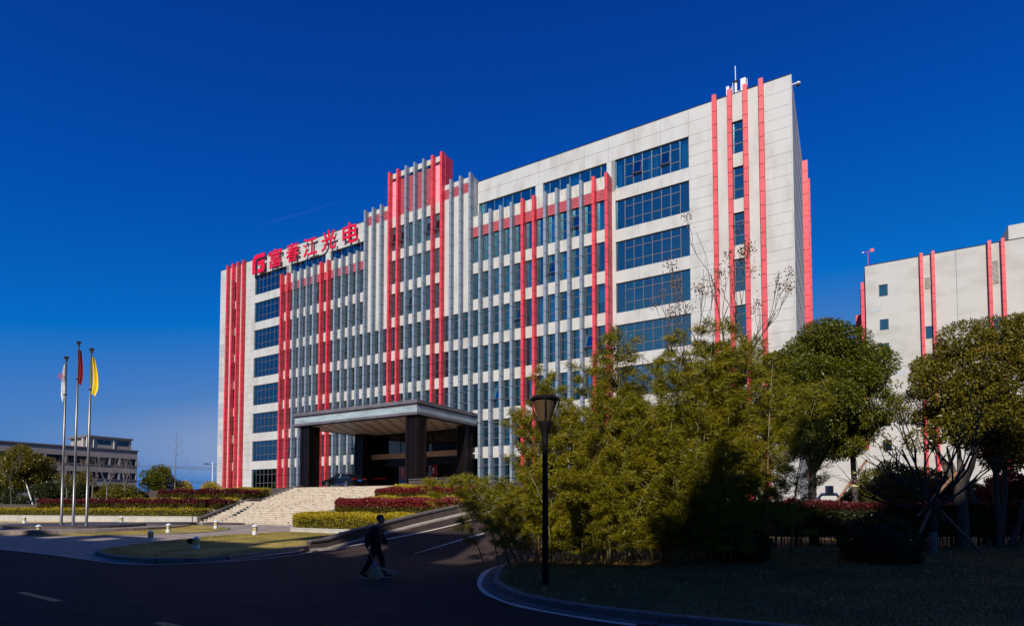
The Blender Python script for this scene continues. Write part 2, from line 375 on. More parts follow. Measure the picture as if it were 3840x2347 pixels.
zr = lambda x, y: 0.006
strip('edge_line', smoothline([(-75, 10.35), (-31.8, 9.98), (-26.6, 9.93), (-22.9, 9.72), (-20.3, 9.72), (-18.85, 10.65), (-18.1, 12.6), (-18.5, 15.0), (-19.0, 16.0)]), 0.13, zr, 'marking', road)
strip('lane_dash', [(-15.98, 5.40), (-13.84, 5.30)], 0.16, zr, 'yellowline', road)
strip('lane_dash', [(-9.95, 5.22), (-7.8, 5.12)], 0.16, zr, 'yellowline', road)
strip('lane_dash', [(-21.9, 5.62), (-19.8, 5.54)], 0.16, zr, 'yellowline', road)
strip('lane_dash', [(-4.0, 5.05), (-1.9, 4.97)], 0.16, zr, 'yellowline', road)
WL = [(-9.55, 15.6), (-9.05, 13.95), (-8.03, 12.1), (-7.03, 10.78), (-6.28, 10.15), (-5.49, 9.64), (-4.82, 9.43), (-3.90, 9.21), (-3.0, 9.1)]
strip('edge_line', smoothline(WL), 0.22, zr, 'marking', road)

# ramp up to the platform
INN = smoothline([(-19.35, 16.2), (-19.1, 18), (-18.75, 20), (-18.3, 22), (-17.75, 23.8), (-17.35, 25.2), (-17.5, 26.8), (-18.4, 29), (-20.6, 31.8), (-24.2, 34.8), (-28.6, 37.0), (-32.3, 37.7)], 4)
OUT = smoothline([(-9.8, 16.2), (-9.6, 18), (-9.6, 20.2), (-9.7, 22.5), (-9.9, 25), (-10.2, 27.5), (-10.8, 30), (-12, 32.5), (-13.6, 34.6), (-15.2, 36.2), (-16.5, 37.3), (-17.0, 37.78)], 4)
b = MB(); NL = 10
for i in range(len(INN) - 1):
    for k in range(NL):
        q = []
        for (ii, kk) in ((i, k), (i, k + 1), (i + 1, k + 1), (i + 1, k)):
            x = INN[ii][0] * (1 - kk / NL) + OUT[ii][0] * kk / NL; y = INN[ii][1] * (1 - kk / NL) + OUT[ii][1] * kk / NL
            q.append((x, y, rampz(y) + 0.004))
        b.quad(*q)
    b.quad((OUT[i][0], OUT[i][1], -0.07), (OUT[i + 1][0], OUT[i + 1][1], -0.07), (OUT[i + 1][0], OUT[i + 1][1], rampz(OUT[i + 1][1]) + 0.004), (OUT[i][0], OUT[i][1], rampz(OUT[i][1]) + 0.004))
ramp = struct(b.build('ramp_road', M['asphalt']))
zq = lambda x, y: rampz(y) + 0.016
LN = [(-19.0, 16.3), (-18.63, 17.53), (-17.76, 18.9), (-16.77, 20.66), (-16.08, 22.67), (-16.03, 24.01), (-16.35, 25.51), (-16.91, 26.85), (-17.92, 28.24), (-19.37, 29.91), (-21.62, 31.71), (-24.67, 33.76), (-29, 36.4)]
strip('edge_line', smoothline(LN, 5), 0.20, zq, 'marking', ramp)
strip('centre_line', smoothline([(-14.5, 17.1), (-14.2, 18.15), (-13.9, 19.5), (-13.6, 20.6), (-13.45, 22)], 4), 0.2, zq, 'marking', ramp, taper=[0.04 + 0.25 * i / 16 for i in range(17)])
strip('crossing_line', [(-20.2, 29.6), (-17.6, 28.9), (-12.6, 28.7)], 0.22, zq, 'marking', ramp)

# plaza: flat, then a gentle rise to the stairs
e = 0.012
PL = [(-20.4, 9.85), (-18.95, 10.8), (-18.3, 12)]
pz = MB().poly([(-115, 10.2, e), (-31.8, 10.06, e), (-26.6, 10.0, e), (-22.9, 9.85, e)] + [(x, y, e) for x, y in PL] + [(-115, 12, e)])
pz.poly([(-115, 12, e), (-18.3, 12, e), (-18.6, 15, 0.057 + e), (-19.6, 16.2, 0.0798 + e), (-19.4, 20, 0.152 + e), (-18.6, 22.5, 0.1995 + e), (-18.2, 27.79, 0.30 + e), (-115, 27.79, 0.30 + e)])
pz.poly([(-115, 27.79, 0.3 + e), (-18.2, 27.79, 0.3 + e), (-19, 31, 0.3 + e), (-115, 31, 0.3 + e)])
plaza = struct(pz.build('plaza', M['paver']))
zp = lambda x, y: gz(y) + 0.017
for i in range(58):
    x = -24.0 - i * 1.25
    strip('paving_band', [(x, 10.25), (x, 12), (x, 27.7), (x, 29.5)], 0.17, zp, 'paverdark', plaza)

def lawn(name, pts, top, kerbw, kerbh, kname, seglen=1.0, skip=(), zbase=gz, z0=-0.05, kmat='kerb'):
    """raised lawn with separate kerb stones along its outline"""
    pts2 = smoothline(list(pts) + [pts[0]], 4)[:-1]
    k = len(pts2)
    zt = [zbase(p[1]) + top for p in pts2]
    g = struct(MB().prism(pts2, z0, zt, 0, 1).build(name, [M['grass'], M['soil']]))
    # stones
    acc = [Vector((p[0], p[1], 0)) for p in pts2] + [Vector((pts2[0][0], pts2[0][1], 0))]
    area = sum(acc[i].x * acc[i + 1].y - acc[i + 1].x * acc[i].y for i in range(k)); sgn = 1 if area > 0 else -1
    d = 0; samples = []
    for i in range(k):
        seg = (acc[i + 1] - acc[i]).length; n = max(1, int(seg / 0.12))
        for j in range(n): samples.append(acc[i].lerp(acc[i + 1], j / n))
    samples.append(acc[-1].copy())
    i = 0
    while i < len(samples) - 2:
        j = i
        while j < len(samples) - 1 and (samples[j] - samples[i]).length < seglen: j += 1
        a, c = samples[i], samples[j]; m = (a + c) / 2
        if not any(x0 <= m.x <= x1 and y0 <= m.y <= y1 for (x0, x1, y0, y1) in skip):
            t = (c - a).normalized(); nn = Vector((t.y, -t.x, 0)) * sgn
            a2 = a + t * 0.006; c2 = c - t * 0.006
            za, zc = zbase(a.y), zbase(c.y); b = MB(); ch = 0.02
            prof = [(0, -0.06), (kerbw, -0.06), (kerbw, kerbh - ch), (kerbw - ch, kerbh), (0, kerbh)]
            n0 = [a2 + nn * u for u, _ in prof]; n1 = [c2 + nn * u for u, _ in prof]
            hh = rnd.uniform(-0.006, 0.006)
            A = [(p.x, p.y, za + w + hh) for p, (_, w) in zip(n0, prof)]; B = [(p.x, p.y, zc + w + hh) for p, (_, w) in zip(n1, prof)]
            for q in range(5):
                r = (q + 1) % 5; b.quad(A[q], A[r], B[r], B[q]) if sgn < 0 else b.quad(A[r], A[q], B[q], B[r])
            b.poly(A[::-1] if sgn < 0 else A); b.poly(B if sgn < 0 else B[::-1])
            b.build(kname, M[kmat], g)
        i = j
    return g, pts2

L1P = [(-44.4, 13.9), (-39.9, 14.9), (-37, 16.4), (-35, 18.4), (-34.3, 20.2), (-35.1, 22.5), (-37.6, 24.1), (-43, 25.2), (-50, 25.2), (-57, 22.6), (-63, 19), (-63, 15), (-56, 13.6), (-50, 13.4)]
lawn('flagpole_lawn', L1P, 0.04, 0.14, 0.05, 'kerb_stone', 1.2, kmat='paverdark')
L2P = [(-25.1, 10.9), (-22.8, 10.3), (-20.2, 10.25), (-18.75, 11.4), (-18.9, 13.7), (-19.55, 16.2), (-19.5, 18), (-19.2, 20), (-19.0, 21.9), (-22, 22.05), (-25, 22.1), (-28.1, 21.9), (-29.2, 18.6), (-27.6, 13.6), (-26.2, 11.9)]
lawn('front_lawn', L2P, 0.13, 0.13, 0.16, 'kerb_stone', 1.0, skip=[(-30, -18, 21, 23), (-19.9, -18.6, 16.3, 22), (-30, -26.4, 12, 22)])
KF = [(-9.5, 19.5), (-9.6, 16.8), (-8.95, 14.6), (-7.75, 12.24), (-7.07, 11.28), (-6.08, 10.33), (-5.52, 10.02), (-4.63, 9.69), (-3.36, 9.46), (-2.6, 9.46), (0, 9.6), (5, 9.9), (13, 10.4), (30, 11.4)]
kf = smoothline(KF, 4)
right_poly = KF[::-1] + [(-9.4, 24), (-9.6, 28), (-11.5, 33), (-13, 36.5), (-13, 47), (40, 47)]
rl_pts = [(p[0] + .05, p[1] + .05) for p in kf[::-1]] + right_poly[len(KF):]
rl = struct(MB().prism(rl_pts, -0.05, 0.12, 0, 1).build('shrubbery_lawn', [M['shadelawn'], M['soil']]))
acc = [Vector((x, y, 0)) for x, y in kf]; smp = []
for i in range(len(acc) - 1):
    n = max(1, int((acc[i + 1] - acc[i]).length / 0.1)); smp += [acc[i].lerp(acc[i + 1], j / n) for j in range(n)]
i = 0
while i < len(smp) - 2:
    j = i
    while j < len(smp) - 1 and (smp[j] - smp[i]).length < 0.99: j += 1
    a, c = smp[i], smp[j]; t = (c - a).normalized(); nn = Vector((t.y, -t.x, 0)) * -1
    a2, c2 = a + t * 0.006, c - t * 0.006; b = MB(); hh = rnd.uniform(-0.004, 0.006); off = rnd.uniform(-0.006, 0.006)
    prof = [(0, -0.05), (0.0, 0.125), (0.02, 0.147), (0.13, 0.15), (0.13, -0.05)]
    A = [(a2.x + nn.x * (u + off), a2.y + nn.y * (u + off), w + hh) for u, w in prof]; B = [(c2.x + nn.x * (u + off), c2.y + nn.y * (u + off), w + hh) for u, w in prof]
    for q in range(5): r = (q + 1) % 5; b.quad(A[q], A[r], B[r], B[q])
    b.poly(A[::-1]); b.poly(B); b.build('kerb_stone', M['kerb'], rl)
    # gutter slab in front of the kerb
    g2 = MB(); o1, o2 = -0.30, -0.012
    q = [(a2.x + nn.x * o2, a2.y + nn.y * o2), (c2.x + nn.x * o2, c2.y + nn.y * o2), (c2.x + nn.x * o1, c2.y + nn.y * o1), (a2.x + nn.x * o1, a2.y + nn.y * o1)]
    if a.x > -9.3 and a.x < 20: g2.prism(q, -0.03, 0.022).build('gutter_slab', M['gutter'], rl)
    i = j

# ------------------------------------------------------------------ platform, stairs, terraces
pf = struct(MB().prism([(-84, 37.8), (-17.0, 37.8), (-9, 43), (-9, 49.2), (-84, 49.2)], -0.07, PZ, 0, 1).build('platform', [M['paver'], M['cheek']]))
st = thing('staircase', (-40.4, 28.0, 0.3), 'broad flight of pale granite steps climbing to the entrance canopy', 'stairs')
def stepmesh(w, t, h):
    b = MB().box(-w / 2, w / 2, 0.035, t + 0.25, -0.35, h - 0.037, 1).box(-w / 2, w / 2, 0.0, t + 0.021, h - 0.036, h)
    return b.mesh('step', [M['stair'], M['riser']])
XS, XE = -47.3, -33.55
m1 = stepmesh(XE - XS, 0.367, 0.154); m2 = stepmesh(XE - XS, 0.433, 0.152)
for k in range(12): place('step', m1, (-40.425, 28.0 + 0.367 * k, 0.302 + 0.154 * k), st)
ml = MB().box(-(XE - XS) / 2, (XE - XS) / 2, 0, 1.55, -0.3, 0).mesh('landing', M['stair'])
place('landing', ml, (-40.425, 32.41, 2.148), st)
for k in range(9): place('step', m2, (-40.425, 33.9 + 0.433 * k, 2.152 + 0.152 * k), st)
# dark stained joint marks on the risers
b = MB()
for k in range(12):
    for j in range(5):
        x = rnd.uniform(XS + .3, XE - .5); w = rnd.uniform(.04, .14); b.box(x, x + w, 28.0 + .367 * k + 0.022, 28.0 + .367 * k + .05, .302 + .154 * k, .302 + .154 * k + .09)
for k in range(9):
    for j in range(5):
        x = rnd.uniform(XS + .3, XE - .5); w = rnd.uniform(.04, .14); b.box(x, x + w, 33.9 + .433 * k + 0.022, 33.9 + .433 * k + .05, 2.152 + .152 * k, 2.152 + .152 * k + .09)
stuff(b.build('riser_stain', M['stairjoint'], st))
CK = [(28.1, 0.84), (28.35, 0.86), (32.8, 2.41), (34.3, 2.41), (37.9, 3.72), (38.6, 3.72)]
for sx, txt in ((-47.85, 'dark granite side wall on the left of the stairs'), (-33.54, 'dark granite side wall on the right of the stairs')):
    w = thing('stair_wall', (sx, 28.1, 0.3), txt, 'wall')
    body = MB(); cop = MB(); x0, x1 = sx, sx + 0.52
    for (ya, za), (yb, zb) in zip(CK[:-1], CK[1:]):
        body.prism([(x0, ya), (x1, ya), (x1, yb), (x0, yb)], 0.0, [za - 0.11, za - 0.11, zb - 0.11, zb - 0.11])
        cop.prism([(x0 - 0.05, ya), (x1 + 0.05, ya), (x1 + 0.05, yb), (x0 - 0.05, yb)], [za - 0.10, za - 0.10, zb - 0.10, zb - 0.10], [za, za, zb, zb])
    body.build('wall_body', M['cheek'], w); cop.build('coping', M['coping'], w)

def lineL(y0, x): return y0 + 0.285 * (x + 47.8)
def terr(name, ya, yb, x0, x1, z, mk='soil'):
    return MB().prism([(x0, lineL(ya, x0)), (x1, lineL(ya, x1)), (x1, lineL(yb, x1)), (x0, lineL(yb, x0))], -0.07, z, 0, 0).build(name, M[mk])
struct(terr('planter_terrace', 28.75, 30.0, -108, -47.86, 0.78))
struct(terr('planter_terrace', 30.0, 32.4, -108, -47.86, 1.27))
struct(terr('planter_terrace', 32.4, 36.4, -62, -47.86, 2.22))
struct(terr('planter_terrace', 36.4, 40.5, -60, -47.86, 2.75))
struct(MB().prism([(-108, 15.2), (-62, 28.36), (-62, 38), (-84, 38), (-84, 49), (-108, 40)], -0.07, 1.62, 0, 0).build('rear_terrace', M['ground']))
def rwall(ya, x0, x1, z0, z1, th, mk, label, n, cop='coping', cmat='wallcream'):
    w = thing('retaining_wall', (x1, lineL(ya, x1), z0), label, 'wall')
    for i in range(n):
        a = x0 + (x1 - x0) * i / n; c = x0 + (x1 - x0) * (i + 1) / n - 0.012
        MB().prism([(a, lineL(ya, a)), (c, lineL(ya, c)), (c, lineL(ya + th, c)), (a, lineL(ya + th, a))], z0, z1 - 0.05).build('stone_block', M[mk], w)
    MB().prism([(x0, lineL(ya - 0.03, x0)), (x1, lineL(ya - 0.03, x1)), (x1, lineL(ya + th + .02, x1)), (x0, lineL(ya + th + .02, x0))], z1 - 0.048, z1).build(cop, M[cmat], w)
    return w
rwall(28.45, -104, -47.9, 0.0, 0.84, 0.28, 'wallcream', 'long pale stone retaining wall behind the flagpoles', 42)
rwall(29.85, -70, -47.9, 0.7, 1.37, 0.18, 'wallcream', 'thin pale kerb wall between the golden and the lower red hedge', 12)
rwall(32.25, -60, -47.9, 1.2, 2.31, 0.18, 'wallcream', 'upper pale kerb wall under the upper red hedge', 8)
rwall(33.2, -104, -70, 1.4, 1.86, 0.25, 'cheek', 'low dark granite wall behind the golden hedge at the left', 16, cmat='coping')
MB().prism([(-58, 36.6), (-47.9, 37.3), (-47.9, 37.6), (-58, 37.0)], 2.6, [2.75, 3.6, 3.6, 2.75]).build('sloping_wall', M['cheek'])
tag(bpy.data.objects['sloping_wall'], 'dark wedge of wall sloping up to the top of the stairs from the left', 'wall')
strip_g = struct(MB().prism([(-104, lineL(27.4, -104)), (-48, 27.35), (-48, 28.42), (-104, lineL(28.42, -104))], -0.02, [lineL(27.4, -104) * 0 + 0.10, 0.345, 0.345, 0.10]).build('narrow_lawn', M['grass']))

# right-hand planters between stairs and ramp
innc = [(x, y) for x, y in INN if 22.0 <= y <= 36.9]
def upto(y0, y1): return [(x - 0.15, y) for x, y in INN if y0 <= y <= y1]
struct(MB().prism([(-33.0, 27.0), (-30.5, 24.5), (-28.6, 22.7), (-27.5, 22.25)] + upto(21.9, 26.4), -0.05, 0.42).build('planter_bed', M['soil']))
struct(MB().prism([(-33.0, 26.9)] + upto(26.3, 31.0), -0.05, 1.25).build('planter_bed', M['soil']))
struct(MB().prism([(-33.0, 30.8)] + upto(30.8, 36.9) + [(-33, 37.75)], -0.05, 2.35).build('planter_bed', M['soil']))
pw = thing('planter_wall', (-24.0, 22.0, 0.19), 'low curved pale stone wall in front of the nearest golden hedge', 'wall')
PWL = smoothline([(-32.6, 27.6), (-30.9, 25.2), (-29.6, 23.4), (-28.2, 22.2), (-26.5, 21.98), (-23, 21.98), (-18.95, 22.0)], 4)
b = MB(); c = MB()
def ribbonwall(line, th, zlo, zhi, name, mk, parent, seg=1, gap=0.0, side=1):
    P = [Vector((p[0], p[1], 0)) for p in line]
    N = []
    for i in range(len(P)):
        d = (P[min(i + 1, len(P) - 1)] - P[max(i - 1, 0)]).normalized(); N.append(Vector((-d.y, d.x, 0)) * side)
    i = 0
    while i < len(P) - 1:
        j = min(i + seg, len(P) - 1); b = MB()
        for k in range(i, j):
            q = [(P[k].x, P[k].y), (P[k + 1].x, P[k + 1].y), ((P[k + 1] + N[k + 1] * th).x, (P[k + 1] + N[k + 1] * th).y), ((P[k] + N[k] * th).x, (P[k] + N[k] * th).y)]
            b.prism(q, [zlo(p[1]) for p in q], [zhi(p[1]) for p in q])
        b.build(name, M[mk], parent); i = j
ribbonwall(PWL, 0.25, lambda y: 0.0, lambda y: 0.50, 'stone_block', 'wallcream', pw, 3)
ribbonwall([(x, y - 0.02) for x, y in PWL], 0.30, lambda y: 0.502, lambda y: 0.56, 'coping', 'wallcream', pw, 100)
rw = thing('ramp_wall', (-19.4, 16.2, 0), 'dark granite parapet curving up the inner side of the ramp', 'wall')
ribbonwall([(x, y) for x, y in INN], 0.30, lambda y: -0.05, lambda y: rampz(y) + 0.36 + min(0.1, max(0, (y - 16.2) * 0.05)), 'wall_block', 'cheek', rw, 3)
ribbonwall([(x + 0.05, y) for x, y in INN], 0.40, lambda y: rampz(y) + 0.362 + min(0.1, max(0, (y - 16.2) * 0.05)), lambda y: rampz(y) + 0.43 + min(0.1, max(0, (y - 16.2) * 0.05)), 'coping', 'coping', rw, 3)
ribbonwall([(x + 0.30 * min(1, max(0.05, (y - 16.2) / 3)), y) for x, y in INN if y < 36], 0.29, lambda y: rampz(y) - 0.02, lambda y: rampz(y) + 0.09, 'kerb_stone', 'curbcream', rw, 2)

# flag plinth: low overlapping stone discs
def disc(x, y, r, z0, z1, ry=None):
    n = 40; ry = ry or r
    return [(x + r * math.cos(2 * math.pi * i / n), y + ry * math.sin(2 * math.pi * i / n)) for i in range(n)]
pn = thing('flag_plinth', (-45, 19, 0.1), 'low round stone plinth carrying the three flagpoles', 'plinth')
MB().prism(disc(-46.6, 19.4, 6.4, 0, 0), 0.0, 0.36).build('lower_disc', M['kerb'], pn)
MB().prism(disc(-46.9, 18.8, 4.9, 0, 0, 3.9), 0.3, 0.52).build('upper_disc', M['cheek'], pn)
MB().prism(disc(-45.9, 24.2, 2.4, 0, 0), 0.1, 0.46).build('rear_disc', M['cheek'], pn)
tag(MB().prism(disc(-42.8, 27.3, 2.0, 0, 0, 1.2), 0.2, 0.42).build('stone_disc', M['cheek']), 'flat dark stone disc on the paving near the foot of the stairs', 'stone disc')

# ------------------------------------------------------------------ main building
W0, W1, FR = 48.8, 48.15, 47.6
BD = thing('office_building', (-40.7, 48.8, PZ), 'eight storey office building of pale cladding with red and grey vertical fins', 'building')
TOPS = [33.63 - 3.865 * k for k in range(8)]           # window heads on the set-back wall
FX = [-63.43 + 1.254 * i for i in range(37)]; FW = 0.27
REDS = {0, 1, 6, 7, 15, 16, 20, 21, 29, 30, 35, 36}
def ftop(i): return 40.0 if 15 <= i <= 21 else (36.55 if i in (12, 13, 14, 22, 23, 24) else 32.0)

def fin(name, x, w, y0, y1, zt, zb, mk, first=1.5, pitch=1.135):
    """stack of metal panels with open joints over a darker core"""
    b = MB(); g = 0.02
    b.box(x + g, x + w - g, y0 + g, y1, zb, zt - 0.05, 1)
    z = zt; s = first
    while z > zb + 0.02:
        z2 = max(zb, z - s); b.box(x, x + w, y0, y1 - 0.002, z2 + 0.05, z, 0); z = z2; s = pitch
    return b.build(name, [M[mk], M['redline'] if mk == 'red' else M['joint']], BD)
for i, x in enumerate(FX):
    yb = W0 if i in (0, 36) else W1 + 0.02
    f = fin('fin', x, FW, FR, yb, ftop(i), PZ if i < 12 or i > 24 else 9.9, 'red' if i in REDS else 'grey')
# deep red sides of the raised centre
for x in (FX[21] + FW, FX[15] - 0.04):
    piece('side_cladding', 'red', x, x + 0.04, W1 + 0.04, 49.5, 32.05, 39.9, BD)
# end-block fins
EF = [-9.0, -7.79, -6.59, -5.38]
EFL = [-81.4 - x - 0.35 for x in EF]
for x in EF: fin('fin', x, 0.34, W0 - 0.42, W0 + .01, 36.25, 0.0, 'red', 1.5, 1.12)
for x in sorted(EFL): fin('fin', x, 0.30, W0 - 0.46, W0 + .01, 36.25, PZ, 'red', 1.5, 1.12)

# structure behind the cladding
core = MB()
core.box(-78.3, -3.08, W0 + 1.1, 63.0, 0, 35.6)
core.build('interior_core', M['inner'], BD)
MB().box(-78.3, -3.08, W0 + 0.3, 63.0, 35.6, 35.75).build('roof_slab', M['roof'], BD)
b = MB(); b.box(-3.08, -3.0, W0 + 0.0, 63.0, -0.05, 36.0).box(-78.4, -78.32, W0, 63, 0, 36.0).box(-78.4, -3.0, 62.9, 63.0, 0, 36.0)
b.build('end_wall', M['cream'], BD)
for z in TOPS: MB().box(-78.2, -3.2, W0 + 0.31, W0 + 1.1, z + 0.3, z + 0.7).build('floor_slab', M['inner'], BD)
for k in range(18): z = 36 - (k + 1) * 1.9; MB().box(-3.06, -2.985, W0 + .02, 62.95, z, z + .03).build('end_joint', M['joint'], BD)
for y, x1, zt in ((61.5, -2.52, 35.7), (63.1, -2.42, 34.6)):
    b = MB(); z = zt
    while z > 0: b.box(-3.3, x1, y, y + 0.4, z - 1.1, z - 0.02); z -= 1.12
    b.build('end_fin', M['red'], BD)

# cladding panels: JX joints, thickness .3, each its own piece
def panels(x0, x1, zs, mk='cream', alt=None):
    for i in range(len(zs) - 1):
        a, c = zs[i], zs[i + 1]; k = mk
        if alt and i in alt: k = 'greypanel'
        piece('wall_panel', k, x0 + 0.008, x1 - 0.008, W0 + rnd.uniform(-.003, .003), W0 + 0.3, c + 0.010, a - 0.010, BD)
ROWS = [36.0, 34.85]
for z in TOPS: ROWS += [z, z - 0.91, z - 1.82, z - 2.73]
ROWSL = ROWS + [PZ - 0.1]
ROWSR = ROWS + [2.9, 1.95, 1.0, 0.0]
# joints seen dark because of a backing sheet
def backing(x0, x1, z0, z1): piece('backing', 'joint', x0, x1, W0 + 0.1, W0 + 0.29, z0, z1, BD)
for (a, c, rows, alt) in ((-11.03, -9.0, ROWSR, None), (-5.04, -3.08, ROWSR, None)):
    panels(a, c, rows); backing(a + .02, c - .02, 0, 35.9)
for (a, c, alt) in ((-78.32, -76.36, {11, 12, 16, 17, 20, 21, 24, 25, 28, 29}), (-72.4, -70.37, None)):
    panels(a, c, ROWSL, alt=alt); backing(a + .02, c - .02, 2, 35.9)
piece('wall_strip', 'cream', -18.05, -17.69, W0, W0 + .3, 0, 33.62, BD)
piece('wall_strip', 'cream', -63.71, -63.16, W0, W0 + .3, PZ - .1, 33.62, BD)
for a, c in ((-8.66, -7.79), (-6.25, -5.38)): piece('wall_strip', 'cream', a, c, W0 + .01, W0 + .3, 0, 36.0, BD)
for a, c in ((-76.07, -75.2), (-73.62, -72.7)): piece('wall_strip', 'cream', a, c, W0 + .01, W0 + .3, PZ - .1, 36.0, BD)
for (a, c) in ((-7.45, -6.59), (-74.81, -73.95)):       # slot with windows between the middle fins
    zs = [36.0] + [v for z in TOPS for v in (z, z - 2.73)] + [PZ - 0.1]
    for i in range(0, len(zs), 2): piece('spandrel_panel', 'cream', a, c, W0 + .005, W0 + .3, zs[i + 1] if i + 1 < len(zs) else 0, zs[i], BD)
for (a, c, js) in ((-17.69, -11.03, [-17.69, -15.55, -13.42, -11.03]), (-70.37, -63.71, [-70.37, -68.2, -66.0, -63.71])):
    for k in range(8):
        z1 = TOPS[k] - 2.73; z0 = TOPS[k + 1] if k < 7 else (0 if a > -40 else PZ - .1)
        for p, q in zip(js[:-1], js[1:]): piece('spandrel_panel', 'cream', p + .008, q - .008, W0 + .002, W0 + .3, z0 + .01, z1 - .01, BD)
        piece('backing', 'joint', a + .03, c - .03, W0 + .1, W0 + .28, z0 + .03, z1 - .03, BD)
def topband(a, c, n):
    for i in range(n):
        p = a + (c - a) * i / n; q = a + (c - a) * (i + 1) / n
        for (z0, z1) in ((33.63, 34.84), (34.86, 36.0)): piece('wall_panel', 'cream', p + .008, q - .008, W0 + rnd.uniform(-.003, .003), W0 + .3, z0 + .01, z1, BD)
    piece('backing', 'joint', a + .03, c - .03, W0 + .1, W0 + .28, 33.7, 35.9, BD)
topband(-32.95, -11.03, 9); topband(-70.37, -48.2, 9)
for a, c in ((-32.95, -32.82), (-26.02, -25.19), (-18.51, -17.69), (-48.6, -48.2), (-56.19, -55.31), (-63.7, -62.9)): piece('wall_strip', 'cream', a, c, W0, W0 + .3, 30.7, 33.62, BD)
piece('roof_coping', 'joint', -78.38, -3.0, W0 - .03, W0 + .34, 36.0, 36.05, BD)

# windows
def window(x0, x1, z0, z1, yp, mull, trans, split=False, open_=()):
    """frame object with glass below it; mull: x of mullions, trans: z of transoms (list; ends stay clear in wide windows)"""
    t = 0.055; b = MB(); y0, y1 = yp, yp + 0.07
    b.box(x0, x0 + t, y0, y1, z0, z1).box(x1 - t, x1, y0, y1, z0, z1).box(x0 + t, x1 - t, y0, y1, z0, z0 + t).box(x0 + t, x1 - t, y0, y1, z1 - t, z1)
    for m in mull: b.box(m - t / 2, m + t / 2, y0 - .004, y1, z0 + t, z1 - t)
    xs = [x0] + list(mull) + [x1]
    wide = len(mull) > 3
    lo = mull[0] if wide else x0 + t; hi = mull[-1] if wide else x1 - t
    for z in trans: b.box(lo, hi, y0 + .002, y1, z - t / 2, z + t / 2)
    f = b.build('window', M['frame'], BD, loc=None)
    if not split:
        MB().box(x0 + .03, x1 - .03, yp + .03, yp + .042, z0 + .03, z1 - .03).build('window_glass', M['glass'], f); return f
    zs = [z0] + sorted(trans) + [z1]
    for i in range(len(xs) - 1):
        if wide and i in (0, len(xs) - 2) or not trans: cells = [(z0, z1)]
        else: cells = list(zip(zs[:-1], zs[1:]))
        for r, (a, c) in enumerate(cells):
            op = (i, r) in open_
            m = MB().box(xs[i] + .02, xs[i + 1] - .02, 0, .012, -(c - a) + .02, -.02)
            if op:
                w0 = xs[i] + .02; w1 = xs[i + 1] - .02; h = c - a - .02
                m.box(w0, w1, -.02, .03, -h, -h + .05, 1).box(w0, w0 + .05, -.02, .03, -h, -.02, 1).box(w1 - .05, w1, -.02, .03, -h, -.02, 1)
            g = m.build('pane', [M['glass'], M['frame']], f, loc=(0, yp + .03, c))
            if op: g.rotation_euler = (R_(-11), 0, 0)
            else: g.rotation_euler = (R_(rnd.uniform(-.25, .25)), 0, 0)
    return f
BIGM = [-16.83, -16.01, -15.18, -14.33, -13.48, -12.65, -11.82]
for k, z in enumerate(TOPS):
    op = {(2, 1), (5, 1)} if k == 0 else ()
    window(-17.69, -11.03, z - 2.73, z, W0 + .14, BIGM, [z - .71, z - 1.87], True, op)
    lm = [-81.4 - m for m in BIGM][::-1]
    window(-70.37, -63.71, z - 2.73, z, W0 + .14, lm, [z - .71, z - 1.87], False)
    window(-7.45, -6.59, z - 2.73, z, W0 + .14, [], [z - .71, z - 1.87])
    window(-74.81, -73.95, z - 2.73, z, W0 + .14, [], [z - .71, z - 1.87])
z = TOPS[0]
window(-32.82, -26.02, z - 2.73, z, W0 + .14, [-32.01, -30.95, -29.87, -28.8, -27.76, -26.66], [], True)
window(-25.19, -18.51, z - 2.73, z, W0 + .14, [-24.5, -23.39, -22.35, -21.28, -20.21, -19.13], [], True)
window(-62.9, -56.19, z - 2.73, z, W0 + .14, [-62.2, -61.1, -60.0, -58.9, -57.8, -56.9], [], True)
window(-55.31, -48.6, z - 2.73, z, W0 + .14, [-54.6, -53.5, -52.4, -51.3, -50.2, -49.3], [], True)

